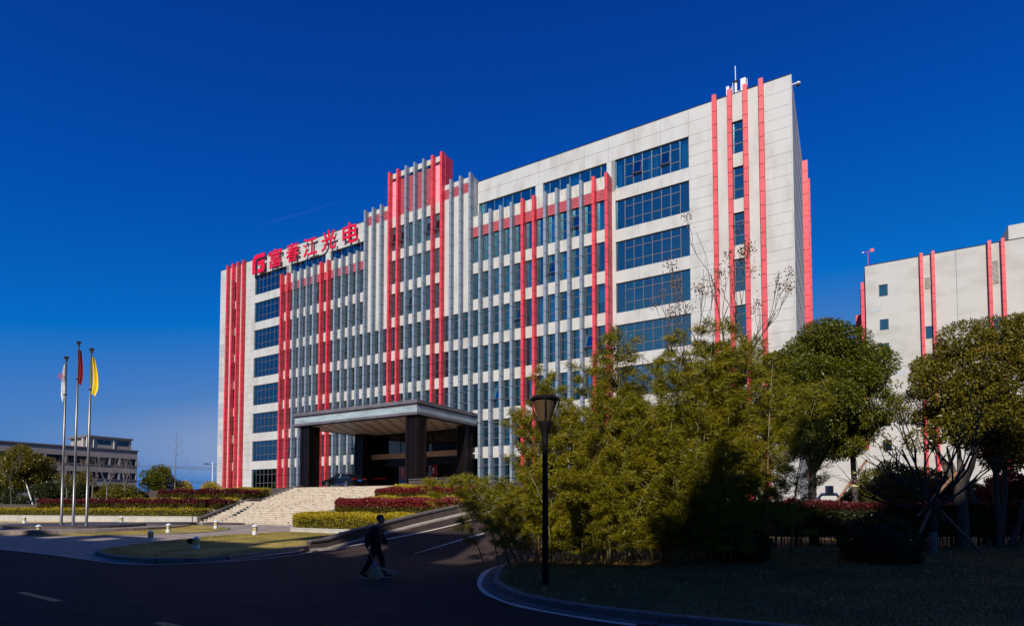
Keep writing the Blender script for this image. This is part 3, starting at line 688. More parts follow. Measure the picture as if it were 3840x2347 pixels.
# finned wings and centre
for i in range(36):
    a = FX[i] + FW; c = FX[i + 1]
    centre = 15 <= i <= 20; shoulder = i in (12, 13, 14, 21, 22, 23)
    back = dict(y0=W1 - .02, y1=W1 + .3)
    P = lambda nm, mk, z0, z1, dy=0.0: piece(nm, mk, a, c, W1 - .02 + dy, W1 + .30, z0, z1, BD)
    under = 12 <= i <= 23; zlow = 9.9 if under else PZ
    if centre:
        P('parapet', 'cream', 39.38, 39.97); top = 33.63
        if i in (15, 20): P('louvre', 'pink', 34.84, 39.0); P('louvre_joint', 'redline', 37.3, 37.33, -.005)
        else:
            P('louvre_back', 'redline', 34.84, 39.0, .05); b = MB(); z = 34.86
            while z < 38.95:
                b.quad((a, W1 - .03, z), (c, W1 - .03, z), (c, W1 + .02, z + .115), (a, W1 + .02, z + .115)); z += .13
            b.build('louvre', M['louver'], BD)
        P('spandrel', 'cream', 33.64, 34.83)
    elif shoulder:
        P('parapet', 'cream', 35.9, 36.42); P('louvre_back', 'redline', 34.82, 35.9, .05)
        b = MB(); z = 34.84
        while z < 35.85: b.quad((a, W1 - .03, z), (c, W1 - .03, z), (c, W1 + .02, z + .115), (a, W1 + .02, z + .115)); z += .13
        b.build('louvre', M['louver'], BD)
        P('blank_panel', 'cream', 22.04, 34.81); top = 22.04
    else:
        P('parapet', 'cream_stain', 30.82, 31.97); P('louvre_back', 'redline', 29.78, 30.82, .05)
        b = MB(); z = 29.8
        while z < 30.75: b.quad((a, W1 - .03, z), (c, W1 - .03, z), (c, W1 + .02, z + .115), (a, W1 + .02, z + .115)); z += .13
        b.build('louvre', M['louver'], BD); top = TOPS[1]
    clear = i in (29, 30, 35, 24, 6, 15, 16, 20, 0)
    for z in TOPS:
        if z > top + .1 or z < zlow + 1: continue
        z0 = max(z - 2.73, zlow)
        window(a, c, z0, z, W1 + .10, [], [] if (clear and i > 20) else [z - .71, z - 1.87])
        nz = z - 3.865
        if z0 > zlow + .3: P('spandrel', 'cream', max(nz, PZ - .1) + .004, z0)
    if not under: P('plinth_panel', 'cream', PZ - .1, 3.84, .01)
# flat tops, side returns and backs of wings and centre
def roofpiece(x0, x1, y0, y1, z): piece('parapet_top', 'cream_stain', x0, x1, y0, y1, z - .12, z, BD)
roofpiece(FX[0], FX[12], W1 + .301, W0, 31.9); roofpiece(FX[24] + FW, FX[36] + FW, W1 + .301, W0, 31.9)
piece('return_wall', 'cream', FX[24] + .0, FX[24] + FW - .01, W1 + .03, W0 + .35, 31.9, 36.35, BD)
piece('return_wall', 'cream', FX[12] + .01, FX[12] + FW, W1 + .03, W0 + .35, 31.9, 36.35, BD)
piece('return_wall', 'cream_stain', FX[0] + .02, FX[0] + FW - .02, W1, W0, PZ, 31.9, BD)
piece('tower_back', 'cream', FX[15], FX[21] + FW, 49.3, 49.48, 35.8, 39.9, BD)
piece('tower_side', 'cream', FX[15] + .01, FX[15] + .2, W1 + .32, 49.29, 35.8, 39.38, BD)
piece('tower_roof', 'roof', FX[15] + .21, FX[21], W1 + .31, 49.29, 39.2, 39.36, BD)
piece('shoulder_back', 'cream', FX[12] + .3, FX[24], W1 + .32, W0 + .5, 22.0, 35.7, BD)

# curtains behind glass
cm = MB()
def curtainmesh(w, h, name='curtain'):
    b = MB(); n = 14
    for i in range(n):
        x0, x1 = w * i / n, w * (i + 1) / n
        b.quad((x0, .05 * math.sin(i * 2.1), 0), (x1, .05 * math.sin((i + 1) * 2.1), 0), (x1, .05 * math.sin((i + 1) * 2.1), h), (x0, .05 * math.sin(i * 2.1), h))
    return b.mesh(name, M['curtain'])
cA = curtainmesh(.42, 2.6); cB = curtainmesh(.95, 2.6)
for x, me in ((-17.55, cA), (-14.72, cA), (-14.2, cA), (-11.72, cB if False else cA), (-11.35, cA), (-32.7, cA), (-32.0, cA), (-30.8, cB), (-29.7, cB), (-26.5, cA), (-25.1, cA), (-22.3, cB), (-19.0, cA), (-55.2, cA), (-52.3, cB), (-51.2, cA), (-48.95, cA)):
    place('curtain', me, (x, W0 + .45, TOPS[0] - 2.7), BD)
for _ in range(26):
    i = rnd.choice([k for k in range(36)]); z = rnd.choice(TOPS[2:6])
    place('curtain', cA, (FX[i] + FW + rnd.choice([.03, .5]), W1 + .42, z - 2.7), BD)
for _ in range(30):
    i = rnd.choice([k for k in range(24, 36)] + [15, 16, 17, 18, 19, 20]); z = rnd.choice(TOPS[1:7])
    place('curtain', cB, (FX[i] + FW + .02, W1 + .40, z - rnd.choice([2.7, 2.7, 1.6])), BD)
sm = MB(); sw = 0.86
sm.box(0, sw, -.02, .02, -1.16, -1.11).box(0, .05, -.02, .02, -1.11, 0).box(sw - .05, sw, -.02, .02, -1.11, 0).box(0.05, sw - .05, -.02, .02, -.05, 0).box(.05, sw - .05, -.004, .004, -1.11, -.05, 1)
sme = sm.mesh('open_sash', [M['frame'], M['glass']])
for i, k in ((20, 0), (15, 0), (16, 0), (19, 0), (5, 1), (9, 3), (2, 5), (2, 6), (1, 6), (3, 5), (8, 4), (28, 3), (31, 2), (34, 4), (26, 5), (10, 6), (17, 2), (33, 1)):
    zt_ = TOPS[k] - .71
    if k == 0 and not 15 <= i <= 20: continue
    place('open_sash', sme, (FX[i] + FW + .06, W1 + .09, zt_), BD, rot=(R_(-14), 0, 0))
for x in (-70.2, -69.5, -68.6, -67.9, -67.2): place('curtain', cB, (x, W0 + .5, TOPS[6] - 2.7), BD)

# ------------------------------------------------------------------ entrance canopy
CN = thing('entrance_canopy', (-40.6, 38.6, PZ), 'wide flat entrance canopy with blue-grey fascia on dark fluted columns', 'canopy')
cx0, cx1, cy0, cy1 = -48.75, -32.5, 38.6, 48.1
def cpiece(nm, mk, *a): return piece(nm, mk, *a, CN)
cpiece('roof_deck', 'roof', cx0 + .2, cx1 - .2, cy0 + .2, cy1, 10.75, 10.95)
def band(z0, z1, pr, mk, nm, nx, ny):
    for i in range(nx):
        a = cx0 - pr + (cx1 - cx0 + 2 * pr) * i / nx; c = cx0 - pr + (cx1 - cx0 + 2 * pr) * (i + 1) / nx
        cpiece(nm, mk, a + .006, c - .006, cy0 - pr, cy0 + .18, z0, z1)
    for i in range(ny):
        a = cy0 + .18 + (cy1 - cy0 - .18) * i / ny; c = cy0 + .18 + (cy1 - cy0 - .18) * (i + 1) / ny
        cpiece(nm, mk, cx1 - .18, cx1 + pr, a + .004, c - .004, z0, z1)
        cpiece(nm, mk, cx0 - pr, cx0 + .18, a + .004, c - .004, z0, z1)
band(10.85, 11.17, .12, 'cornice', 'cornice_panel', 8, 5)
band(10.76, 10.849, .06, 'darkstone', 'shadow_trim', 1, 1)
band(10.69, 10.759, .03, 'cornice', 'thin_trim', 1, 1)
band(10.08, 10.689, 0, 'steel', 'fascia_panel', 8, 5)
band(9.85, 10.079, .12, 'cornice', 'cornice_panel', 8, 5)
band(9.74, 9.849, .05, 'darkstone', 'shadow_trim', 1, 1)
cpiece('soffit', 'soffit', cx0 + .18, cx1 - .18, cy0 + .18, cy1, 9.80, 9.9)
lm = MB().lathe([(0.20, -.05), (0.22, -.05), (0.22, 0)], 14).mesh('soffit_lamp', M['lampgold'])
for i in range(10):
    for j in range(7):
        place('soffit_lamp', lm, (cx0 + 1.3 + i * 1.5 + .75 * (j % 2), cy0 + 1.0 + j * 1.25, 9.8), CN)
def column(x0, x1, y0, y1, lab=None):
    b = MB(); d = .12; w, h = x1 - x0, y1 - y0
    b.box(x0 + d, x1 - d, y0 + d, y1 - d, PZ, 9.80)
    f = [(0, .20), (.27, .36), (.43, .57), (.64, .73), (.80, 1.0)]
    for a, c in f:
        s = 0 if a in (0, .80) else .04
        b.box(x0 + w * a, x0 + w * c, y0 + s, y0 + d + .02 if not (a in (0, .8)) else y0 + d + .02, PZ, 9.80)
        b.box(x0 + w * a, x0 + w * c, y1 - d - .02, y1 - s, PZ, 9.80)
        if 0 < a < .8:
            b.box(x1 - d - .02, x1 - s, y0 + h * a, y0 + h * c, PZ, 9.80); b.box(x0 + s, x0 + d + .02, y0 + h * a, y0 + h * c, PZ, 9.80)
    for xx in (x0 + .004, x1 - .2 * w):   # corner piers along the sides
        b.box(xx, xx + .2 * w - .004, y0 + d + .021, y0 + .24 * h, PZ, 9.799); b.box(xx, xx + .2 * w - .004, y1 - .24 * h, y1 - d - .021, PZ, 9.799)
    return b.build('column', M['darkstone'], CN)
column(-33.95, -32.65, 38.75, 40.15); column(-48.05, -46.75, 38.75, 40.15)
column(-48.05, -46.75, 46.2, 47.55); column(-33.75, -32.65, 46.3, 47.55)
# entrance front under the canopy
EN = BD
def ep(nm, mk, *a): return piece(nm, mk, *a, EN)
ep('side_pier', 'beige', -48.06, -47.6, 48.0, 48.5, PZ, 9.75)
ep('side_pier', 'beige', -33.9, -33.5, 48.0, 48.5, PZ, 9.75)
for i in range(9):
    a = -47.55 + i * 1.515; ep('band_panel', 'beige', a + .008, a + 1.507, 48.2, 48.45, 7.0, 7.58)
ep('back_wall', 'inner', -47.6, -33.9, 50.6, 50.7, PZ, 9.7)
ep('lobby_wall', 'beige', -46.9, -45.9, 50.1, 50.2, PZ, 6.0); ep('lobby_wall', 'beige', -38.6, -37.7, 50.1, 50.2, PZ, 6.0)
ep('lintel', 'darkstone', -47.6, -33.9, 48.25, 48.5, 6.12, 6.98)
for i in range(6):
    a = -47.55 + i * 2.275; ep('upper_glass', 'glassd', a + .03, a + 2.245, 48.33, 48.35, 7.6, 9.72)
    ep('mullion', 'darkstone', a - .03, a + .028, 48.28, 48.42, 7.59, 9.73)
for (a, c) in ((-47.5, -46.4), (-46.38, -45.25), (-43.25, -42.15), (-42.13, -40.95), (-39.3, -37.85), (-35.65, -34.8), (-34.78, -33.92)):
    ep('door_glass', 'glassd', a, c, 48.33, 48.345, PZ + .02, 6.1)
    ep('door_frame', 'frame', a - .015, a, 48.31, 48.36, PZ, 6.1)
for (a, c) in ((-47.46, -45.27), (-43.22, -42.12), (-39.28, -37.87), (-35.62, -33.95)): ep('red_band', 'decal', a, c, 48.315, 48.325, 4.72, 4.87)
ep('threshold', 'steel', -36.2, -33.9, 46.9, 47.3, PZ + .002, PZ + .08)

def text_mesh(name, s, size, extrude, off, mats, parent, loc, width=None, height=None, rot=(R_(90), 0, 0)):
    cu = bpy.data.curves.new(name + '_t', 'FONT'); cu.body = s; cu.size = size; cu.extrude = extrude; cu.offset = off; cu.resolution_u = 3
    o = bpy.data.objects.new(name + '_t', cu); COL.objects.link(o); bpy.context.view_layer.update()
    me = bpy.data.meshes.new_from_object(o.evaluated_get(bpy.context.evaluated_depsgraph_get()), depsgraph=bpy.context.evaluated_depsgraph_get())
    bpy.data.objects.remove(o); bpy.data.curves.remove(cu)
    me.name = name; v = np.empty(len(me.vertices) * 3, np.float32); me.vertices.foreach_get('co', v); v = v.reshape(-1, 3)
    mn, mx = v.min(0), v.max(0); v[:, 0] -= mn[0]; v[:, 1] -= mn[1]
    if width: v[:, 0] *= width / (mx[0] - mn[0])
    if height: v[:, 1] *= height / (mx[1] - mn[1])
    me.vertices.foreach_set('co', v.ravel()); me.materials.clear()
    for m in mats: me.materials.append(m)
    if len(mats) > 1:
        for p in me.polygons: p.material_index = 0 if p.normal.z > 0.5 else 1
    me.update()
    return place(name, me, loc, parent, rot=rot)
for x, z in ((-43.15, 4.98), (-38.75, 4.98)):
    text_mesh('door_decal', '福', 1.0, .004, 0, [M['decal']], EN, (x, 48.31, z), .95, 1.15)
    text_mesh('door_greeting', '春', .4, .003, 0, [M['white']], EN, (x + .32, 48.295, z + .55), .24, .26)
    text_mesh('door_greeting', '来', .4, .003, 0, [M['white']], EN, (x + .32, 48.295, z + .25), .24, .26)

# ------------------------------------------------------------------ roof sign
sg = (('G', -70.4, -67.75), ('富', -66.85, -64.25), ('春', -63.28, -60.75), ('江', -59.94, -57.35), ('光', -56.51, -53.87), ('电', -52.73, -50.12))
words = ['letter G made of two red hooked shapes', 'red character of many strokes, second in the roof sign', 'red character with crossed top bars, third in the roof sign', 'red character with three dots at its left, fourth in the roof sign', 'red character with splayed legs, fifth in the roof sign', 'red boxed character with hooked tail, last in the roof sign']
for (ch, a, c), w in zip(sg, words):
    S = thing('sign_character', (a, 48.4, 33.6), w, 'sign', 'characters of the red roof sign')
    if ch == 'G':
        b = MB(); wv = c - a; X = lambda u: a + u * wv; Z = lambda v: 33.62 + v * 2.62
        def pg(pts, dy):
            n = len(pts); f = [(X(u), 48.32 + dy, Z(v)) for u, v in pts]; k = [(X(u), 48.43 + dy, Z(v)) for u, v in pts]
            b.poly(f, 0); b.poly(k[::-1], 1)
            for i in range(n): j = (i + 1) % n; b.quad(f[j], f[i], k[i], k[j], 1)
        pg([(0, .03), (.05, 0), (.24, 0), (.24, .62), (.30, .72), (.42, .78), (1, .78), (1, .98), (.97, 1), (.30, 1), (.12, .93), (.02, .80), (0, .68)], 0)
        pg([(.42, 0), (.80, 0), (.93, .06), (1, .18), (1, .40), (.70, .40), (.70, .32), (.76, .32), (.76, .22), (.42, .22)], 0)
        pg([(.42, .42), (.98, .42), (.98, .64), (.52, .64), (.42, .56)], .01)
        b.build('letter_face', [M['sign'], M['signed']], S)
    else:
        hh = {'富': 2.55, '春': 2.5, '江': 2.45, '光': 2.5, '电': 2.55}[ch]
        text_mesh('letter_face', ch, 2.6, .055, .025, [M['sign'], M['signed']], S, (a, 48.37, 33.66), c - a, hh)
    MB().box(a + .5, a + .56, 48.45, 48.8, 34.0, 34.06).box(c - .6, c - .54, 48.45, 48.8, 34.0, 34.06).box(a + .5, a + .56, 48.45, 48.8, 35.2, 35.26).box(c - .6, c - .54, 48.45, 48.8, 35.2, 35.26).build('bracket', M['frame'], S)

# roof equipment
AN = thing('mobile_antenna_mast', (-7.3, 50.2, 35.7), 'white mobile phone antennas and lightning rod on the roof edge', 'antenna')
MB().tube([(-7.35, 50.2, 35.7), (-7.35, 50.2, 38.0)], .10, 8).build('mast', M['white'], AN)
MB().tube([(-7.36, 50.2, 38.0), (-7.37, 50.2, 39.35)], .035, 6).build('lightning_rod', M['white'], AN)
MB().lathe([(.08, 0), (.22, .06), (.2, .14), (.05, .2)], 10, (-7.35, 50.2, 37.85)).build('mast_cap', M['poledark'], AN)
for x, z0, z1, w in ((-8.0, 35.9, 37.75, .11), (-6.75, 35.9, 38.0, .2)): MB().box(x - w, x + w, 50.1, 50.22, z0, z1).tube([(x + .3, 50.2, 35.7), (x + .3, 50.2, z1 - .1)], .03, 6).build('panel_antenna', M['white'], AN)
for x in (-7.7, -7.15): MB().box(x - .15, x + .15, 50.0, 50.25, 36.5, 36.95).build('radio_unit', M['white'], AN)
for x in (-7.6, -6.9): MB().tube([(x, 50.3, 35.7), (x, 50.3, 38.0)], .03, 6).build('whip_antenna', M['white'], AN)
CC = thing('security_camera', (-2.95, 48.9, 35.1), 'small dome security camera on an arm at the roof corner', 'camera')
MB().tube([(-3.0, 48.9, 35.15), (-2.6, 48.9, 35.2)], .05, 8).build('arm', M['white'], CC)
MB().ell((-2.55, 48.9, 35.1), (.2, .2, .13)).build('housing', M['bolwhite'], CC); MB().ell((-2.55, 48.9, 34.98), (.12, .12, .12)).build('dome', M['lampblack'], CC)
WLT = thing('wall_floodlight', (-32.1, 47.4, 7.0), 'small white floodlight on the first grey fin right of the canopy', 'light')
MB().tube([(-31.95, 47.6, 7.02), (-32.15, 47.35, 7.05)], .03, 6).build('arm', M['white'], WLT); MB().ell((-32.25, 47.25, 7.0), (.18, .12, .08)).build('lamp_head', M['white'], WLT)

# ------------------------------------------------------------------ second building (right)
B2 = thing('factory_building', (20, 94.3, 0), 'pale grey rendered building with few small windows and red fin pairs behind the trees', 'building')
def p2(nm, mk, *a): return piece(nm, mk, *a, B2)
xa = 3.1
holes = []
for z0, z1 in ((31.1, 32.75), (26.3, 27.8), (22.9, 24.4), (19.5, 21.0), (16.1, 17.6), (12.7, 14.2), (9.3, 10.8), (5.2, 6.8)): holes.append((4.7, 5.75, z0, z1))
for z0, z1 in ((24.3, 26.0), (17.5, 19.2), (10.5, 12.2)): holes += [(9.9, 10.68, z0, z1), (17.0, 17.75, z0, z1)]
# wall as a grid of blocks round the openings
xs = sorted({xa, 60.0} | {v for h in holes for v in h[:2]}); zs = sorted({-0.05, 35.8} | {v for h in holes for v in h[2:]})
b = MB()
for i in range(len(xs) - 1):
    z0 = None
    for j in range(len(zs) - 1):
        mx, mz = (xs[i] + xs[i + 1]) / 2, (zs[j] + zs[j + 1]) / 2
        solid = not any(h[0] < mx < h[1] and h[2] < mz < h[3] for h in holes)
        if solid and z0 is None: z0 = zs[j]
        if (not solid or j == len(zs) - 2) and z0 is not None:
            ze = zs[j + 1] if solid else zs[j]
            b.quad((xs[i], 94.3, z0), (xs[i + 1], 94.3, z0), (xs[i + 1], 94.3, ze), (xs[i], 94.3, ze)); z0 = None if not solid else z0
            z0 = None
b.quad((xa, 94.3, -.05), (xa, 94.3, 35.8), (xa, 120, 35.8), (xa, 120, -.05)); b.quad((xa, 94.3, 35.8), (60, 94.3, 35.8), (60, 120, 35.8), (xa, 120, 35.8))
b.build('wall', M['b2wall'], B2)
for (x0, x1, z0, z1) in holes:
    bb = MB(); y0, y1 = 94.29, 94.55
    bb.quad((x0, y0, z0), (x0, y1, z0), (x0, y1, z1), (x0, y0, z1)).quad((x1, y1, z0), (x1, y0, z0), (x1, y0, z1), (x1, y1, z1)).quad((x0, y1, z1), (x1, y1, z1), (x1, y0, z1), (x0, y0, z1)).quad((x0, y0, z0), (x1, y0, z0), (x1, y1, z0), (x0, y1, z0))
    f = bb.box(x0, x0 + .06, 94.45, 94.52, z0, z1).box(x1 - .06, x1, 94.45, 94.52, z0, z1).box(x0, x1, 94.45, 94.52, z1 - .06, z1).build('window', M['frame'], B2)
    MB().box(x0, x1, 94.50, 94.54, z0, z1).build('pane', M['glass'], f)
    MB().quad((x0, 95.2, z0), (x1, 95.2, z0), (x1, 95.2, z1), (x0, 95.2, z1)).build('room_wall', M['inner'], f)
p2('vent_grille', 'greypanel', 7.1, 8.8, 94.27, 94.33, 7.6, 8.1)
for x0, x1, z0, z1 in ((10.0, 10.65, 31.2, 32.7), (17.05, 17.75, 30.5, 33.4)):
    bb = MB(); z = z0
    while z < z1: bb.box(x0, x1, 94.2, 94.29, z, z + .08); z += .16
    bb.build('louvre_grille', M['wallcream'], B2)
for x in (9.43, 10.72, 16.65, 18.0):
    bb = MB(); z = 36.1
    while z > 0: bb.box(x, x + .36, 93.75, 94.29, z - 1.15, z - .02); z -= 1.17
    bb.build('fin', M['red'], B2)
for (x, y, z1) in ((xa - .55, 94.9, 33.8), (xa - .55, 98.0, 33.8), (xa - .9, 112, 34.0)):
    bb = MB(); z = z1
    while z > 0: bb.box(x, xa - .01, y, y + .4, z - 1.15, z - .02); z -= 1.17
    bb.build('side_fin', M['red'], B2)
for x, z0, z1 in ((7.0, 3, 16.5), (13.4, 18, 35.7)): p2('wall_joint', 'joint', x, x + .03, 94.285, 94.3, z0, z1)
for z in (8.6, 14.4, 20.9): p2('wall_joint', 'joint', xa + .1, 9.4, 94.286, 94.3, z, z + .03)
for x, z in ((6.2, 19.7), (6.3, 12.7), (3.6, 29)): p2('patched_panel', 'greypanel', x, x + 1.3, 94.28, 94.3, z, z + .75)
p2('low_wing', 'b2wall', -14, 3.05, 93.9, 110, 0, 9.6)
p2('penthouse', 'b2wall', 19.1, 40, 95.5, 110, 35.81, 38.2)
p2('roof_edge', 'joint', xa, 60, 94.27, 94.6, 35.8, 35.9)
ws = thing('wind_vane', (3.5, 94.6, 35.8), 'small red and white wind vane on a thin mast at the far roof corner', 'wind vane')
MB().tube([(3.5, 94.6, 35.8), (3.5, 94.6, 38.0)], .05, 6).build('mast', M['red'], ws)
MB().tube([(2.9, 94.6, 37.95), (4.1, 94.6, 38.05)], .03, 6).box(3.8, 4.25, 94.58, 94.62, 37.85, 38.3).build('vane', M['red'], ws)
MB().ell((2.9, 94.6, 37.95), (.12, .12, .12)).build('cup', M['white'], ws)

# ------------------------------------------------------------------ low building far left
B3 = thing('workshop_building', (-140, 55, 0), 'long low brown-grey building with ribbon windows behind the trees at the left edge', 'building')
def p3(nm, mk, *a): return piece(nm, mk, *a, B3)
Y0, Y1 = 8.0, 68.0
zb = [(0, 4.0), (5.5, 7.25), (8.75, 10.4), (12.0, 13.75)]
for z0, z1 in zb:
    n = 12
    for i in range(n): p3('wall_panel', 'b3wall', -140.4, -140 + rnd.uniform(-.004, .004), Y0 + (Y1 - Y0) * i / n + .01, Y0 + (Y1 - Y0) * (i + 1) / n - .01, z0, z1)
    p3('string_course', 'b3trim', -140.3, -139.85, Y0, Y1, z1 - .12, z1 + .02) if z0 > 1 else None
for z0, z1 in ((4.0, 5.5), (7.25, 8.75), (10.4, 12.0)):
    y = Y1 - .25; k = 0
    while y > Y0 + 3:
        L = (3.2, 1.6, 3.9, 3.6)[k % 4]; k += 1
        f = thing  # window strips between piers
        bb = MB(); a = y - L; bb.box(-140.32, -140.22, a, y, z0, z0 + .07).box(-140.32, -140.22, a, y, z1 - .07, z1)
        m = max(2, int(L / .8))
        for j in range(m + 1): bb.box(-140.31, -140.21, a + (L - .06) * j / m, a + .06 + (L - .06) * j / m, z0, z1)
        w = bb.build('window', M['frame'], B3); MB().box(-140.28, -140.26, a, y, z0, z1).build('pane', M['darkpane'], w)
        p3('pier', 'b3wall', -140.4, -140.02, a - .35, a, z0, z1); y = a - .35
p3('pier', 'b3wall', -140.4, -140.02, Y1 - .25, Y1, 0, 13.7)
p3('body', 'inner', -155, -141, Y0, Y1 - .1, 0, 13.6); p3('north_wall', 'b3wall', -155, -140.41, Y1 - .09, Y1, 0, 13.7)
p3('south_wall', 'b3wall', -155, -140.41, Y0 - .1, Y0, 0, 13.7)
p3('roof_cornice', 'b3trim', -155, -139.8, Y0, Y1 + .15, 13.76, 14.02)
p3('penthouse_wall', 'b3wall', -150, -141.2, 58.9, 67.2, 14.03, 16.3)
p3('penthouse_roof', 'b3trim', -150.3, -140.9, 58.2, 67.5, 16.31, 16.7)
p3('penthouse_column', 'cream', -141.4, -141.0, 58.3, 58.7, 14.03, 16.3); p3('penthouse_column', 'cream', -143.4, -143.0, 58.3, 58.7, 14.03, 16.3)
for a, c in ((60.4, 63.0), (64.3, 66.6)): p3('penthouse_window', 'carglass', -141.21, -141.17, a, c, 14.9, 15.9)
for y in (59.6, 63.6): MB().tube([(-141.1, y, 14.0), (-141.1, y, 16.3)], .07, 6).build('drain_pipe', M['white'], B3)

# ------------------------------------------------------------------ office block across the road behind the viewpoint (unseen; roofline shaped for the shade it throws over road and planting)
OB = thing('opposite_block', (-20, -22, 0), 'grey office block across the road, unseen behind the viewpoint, roofline shaped to shade the foreground', 'building')
def po(nm, mk, *a): return piece(nm, mk, *a, OB)
for x0, x1, h in ((-95, -29.5, 25.8), (-29.5, -23, 26.0), (-23, -13.5, 27.3), (-13.5, -2.6, 26.5), (-2.6, 1.4, 27.5), (1.4, 3.4, 27.9), (3.4, 5.2, 29.6)): po('main_wing', 'b3wall', x0, x1, -37, -22, 0, h)  # roof heights stepped to set where the shade ends
po('shade_tower', 'b3wall', 5.2, 8.2, -37, -22, 0, 33.6)  # unseen tower added to darken the right part of the bamboo
for x0, x1, h in ((8.2, 12.5, 37.2), (12.5, 16.0, 39.8), (16.0, 70, 42.2)): po('right_wing', 'b3wall', x0, x1, -38, -22, 0, h)
po('shade_frame_beam', 'b3wall', -29.5, -23, -22.4, -22.0, 27.3, 27.9)  # unseen roof frame added to leave sunlit slots on path and ramp
po('shade_frame_beam', 'b3wall', -14.5, -4.1, -22.6, -22.1, 29.2, 31.1)
po('shade_frame_pier', 'b3wall', -7.9, -4.1, -22.6, -22.1, 26.5, 29.2)
for x in (-14.4, -10.5): po('shade_frame_post', 'b3wall', x, x + .5, -22.6, -22.1, 26.5, 29.2)
for k in range(7):
    for i in range(22):
        x = -90 + i * 4.6
        MB().box(x, x + 3.0, -21.99, -21.94, 2.2 + k * 3.8, 4.2 + k * 3.8).build('window', M['carglass'], OB) if k == 0 and i == 0 else None
wm = MB().box(0, 3.0, 0, .05, 0, 2.0).mesh('window', M['carglass'])
for k in range(7):
    for i in range(22): place('window', wm, (-90 + i * 4.6, -22.0, 2.2 + k * 3.8), OB)
for k in range(9):
    for i in range(9): place('window', wm, (20.5 + i * 5, -22.0, 2.2 + k * 4.1), OB)

# ------------------------------------------------------------------ vegetation
def hedge(name, poly, z0, z1, label, topmat, lowmat, n, size, cat='hedge', group=None, topfrac=.3, rough=.12, corem='darkleaf'):
    """clipped hedge: dark twiggy core with leaves over its faces"""
    P = [Vector((x, y)) for x, y in poly]; c = sum(P, Vector((0, 0))) / len(P)
    root = thing(name, (c.x, c.y, z0), label, cat, group)
    ar2 = sum(P[i].x * P[(i + 1) % len(P)].y - P[(i + 1) % len(P)].x * P[i].y for i in range(len(P))); sg2 = 1 if ar2 > 0 else -1; ins = []
    for i in range(len(P)):
        e0 = (P[i] - P[i - 1]).normalized(); e1 = (P[(i + 1) % len(P)] - P[i]).normalized()
        n0 = Vector((-e0.y, e0.x)) * sg2; n1 = Vector((-e1.y, e1.x)) * sg2; ins.append(tuple(P[i] + (n0 + n1) * 0.17 / max(.6, 1 + n0.dot(n1))))
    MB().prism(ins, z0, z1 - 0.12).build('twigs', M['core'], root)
    n = int(n * 1.9)
    per = [(P[(i + 1) % len(P)] - P[i]).length for i in range(len(P))]; L = sum(per); H = z1 - z0
    xs0, xs1 = min(p.x for p in P), max(p.x for p in P); ys0, ys1 = min(p.y for p in P), max(p.y for p in P)
    def inside(x, y):
        r = np.zeros(len(x), bool); j = len(P) - 1
        for i in range(len(P)):
            xi, yi, xj, yj = P[i].x, P[i].y, P[j].x, P[j].y
            with np.errstate(divide='ignore', invalid='ignore'):
                r ^= ((yi > y) != (yj > y)) & (x < (xj - xi) * (y - yi) / (yj - yi + 1e-12) + xi)
            j = i
        return r
    area = abs(sum(P[i].x * P[(i + 1) % len(P)].y - P[(i + 1) % len(P)].x * P[i].y for i in range(len(P)))) / 2
    ns = int(n * L * H / (L * H + area * 1.3)); nt_ = n - ns
    # sides
    u = rs.uniform(0, L, ns); acc = np.cumsum([0] + per); k = np.clip(np.searchsorted(acc, u, side='right') - 1, 0, len(P) - 1)
    A = np.array([(p.x, p.y) for p in P]); Bn = np.roll(A, -1, 0); t = (u - acc[k]) / np.array(per)[k]
    xy = A[k] + (Bn[k] - A[k]) * t[:, None]; nrm = xy - np.array([c.x, c.y]); d = Bn[k] - A[k]; nn = np.stack([d[:, 1], -d[:, 0]], 1); nn /= np.linalg.norm(nn, axis=1)[:, None]
    sg_ = np.sign((nn * nrm).sum(1)); nn *= sg_[:, None]
    z = z0 + H * rs.uniform(0.0, 1.0, ns) ** .9
    wob = 0.5 * np.sin(xy[:, 0] * 2.3 + z * 3) + 0.5 * np.sin(xy[:, 1] * 3.1 + xy[:, 0] * 1.1)
    off = rs.uniform(-.16, .02, ns) + wob * rough * .6
    S = np.column_stack([xy + nn * off[:, None], z]); DS = np.column_stack([nn * .5 + rs.normal(0, .5, (ns, 2)), rs.uniform(-.2, .9, ns)])
    # top
    T = []; 
    x = rs.uniform(xs0, xs1, nt_ * 4); y = rs.uniform(ys0, ys1, nt_ * 4); m = inside(x, y); x, y = x[m][:nt_], y[m][:nt_]
    zt = z1 + rough * (.5 * np.sin(x * 1.9 + y) + .5 * np.sin(y * 2.7 - x * .7)) + rs.uniform(-.16, .05, len(x))
    Tp = np.column_stack([x, y, zt]); DT = np.column_stack([rs.normal(0, .5, (len(x), 2)), np.ones(len(x))])
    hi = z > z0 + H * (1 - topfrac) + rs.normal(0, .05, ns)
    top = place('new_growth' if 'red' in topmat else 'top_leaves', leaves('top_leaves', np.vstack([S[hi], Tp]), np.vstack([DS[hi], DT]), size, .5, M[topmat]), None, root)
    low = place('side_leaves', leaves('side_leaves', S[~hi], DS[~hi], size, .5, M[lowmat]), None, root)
    return root
def lpoly(ya, yb, x0, x1): return [(x0, lineL(ya, x0)), (x1, lineL(ya, x1)), (x1, lineL(yb, x1)), (x0, lineL(yb, x0))]
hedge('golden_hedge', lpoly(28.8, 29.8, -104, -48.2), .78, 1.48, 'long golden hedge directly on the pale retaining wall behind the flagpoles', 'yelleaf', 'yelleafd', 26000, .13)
hedge('red_hedge', lpoly(30.1, 31.6, -68.5, -48.0), 1.27, 2.2, 'lower long hedge with dark red top left of the stairs', 'redleafd', 'redunder', 14000, .17)
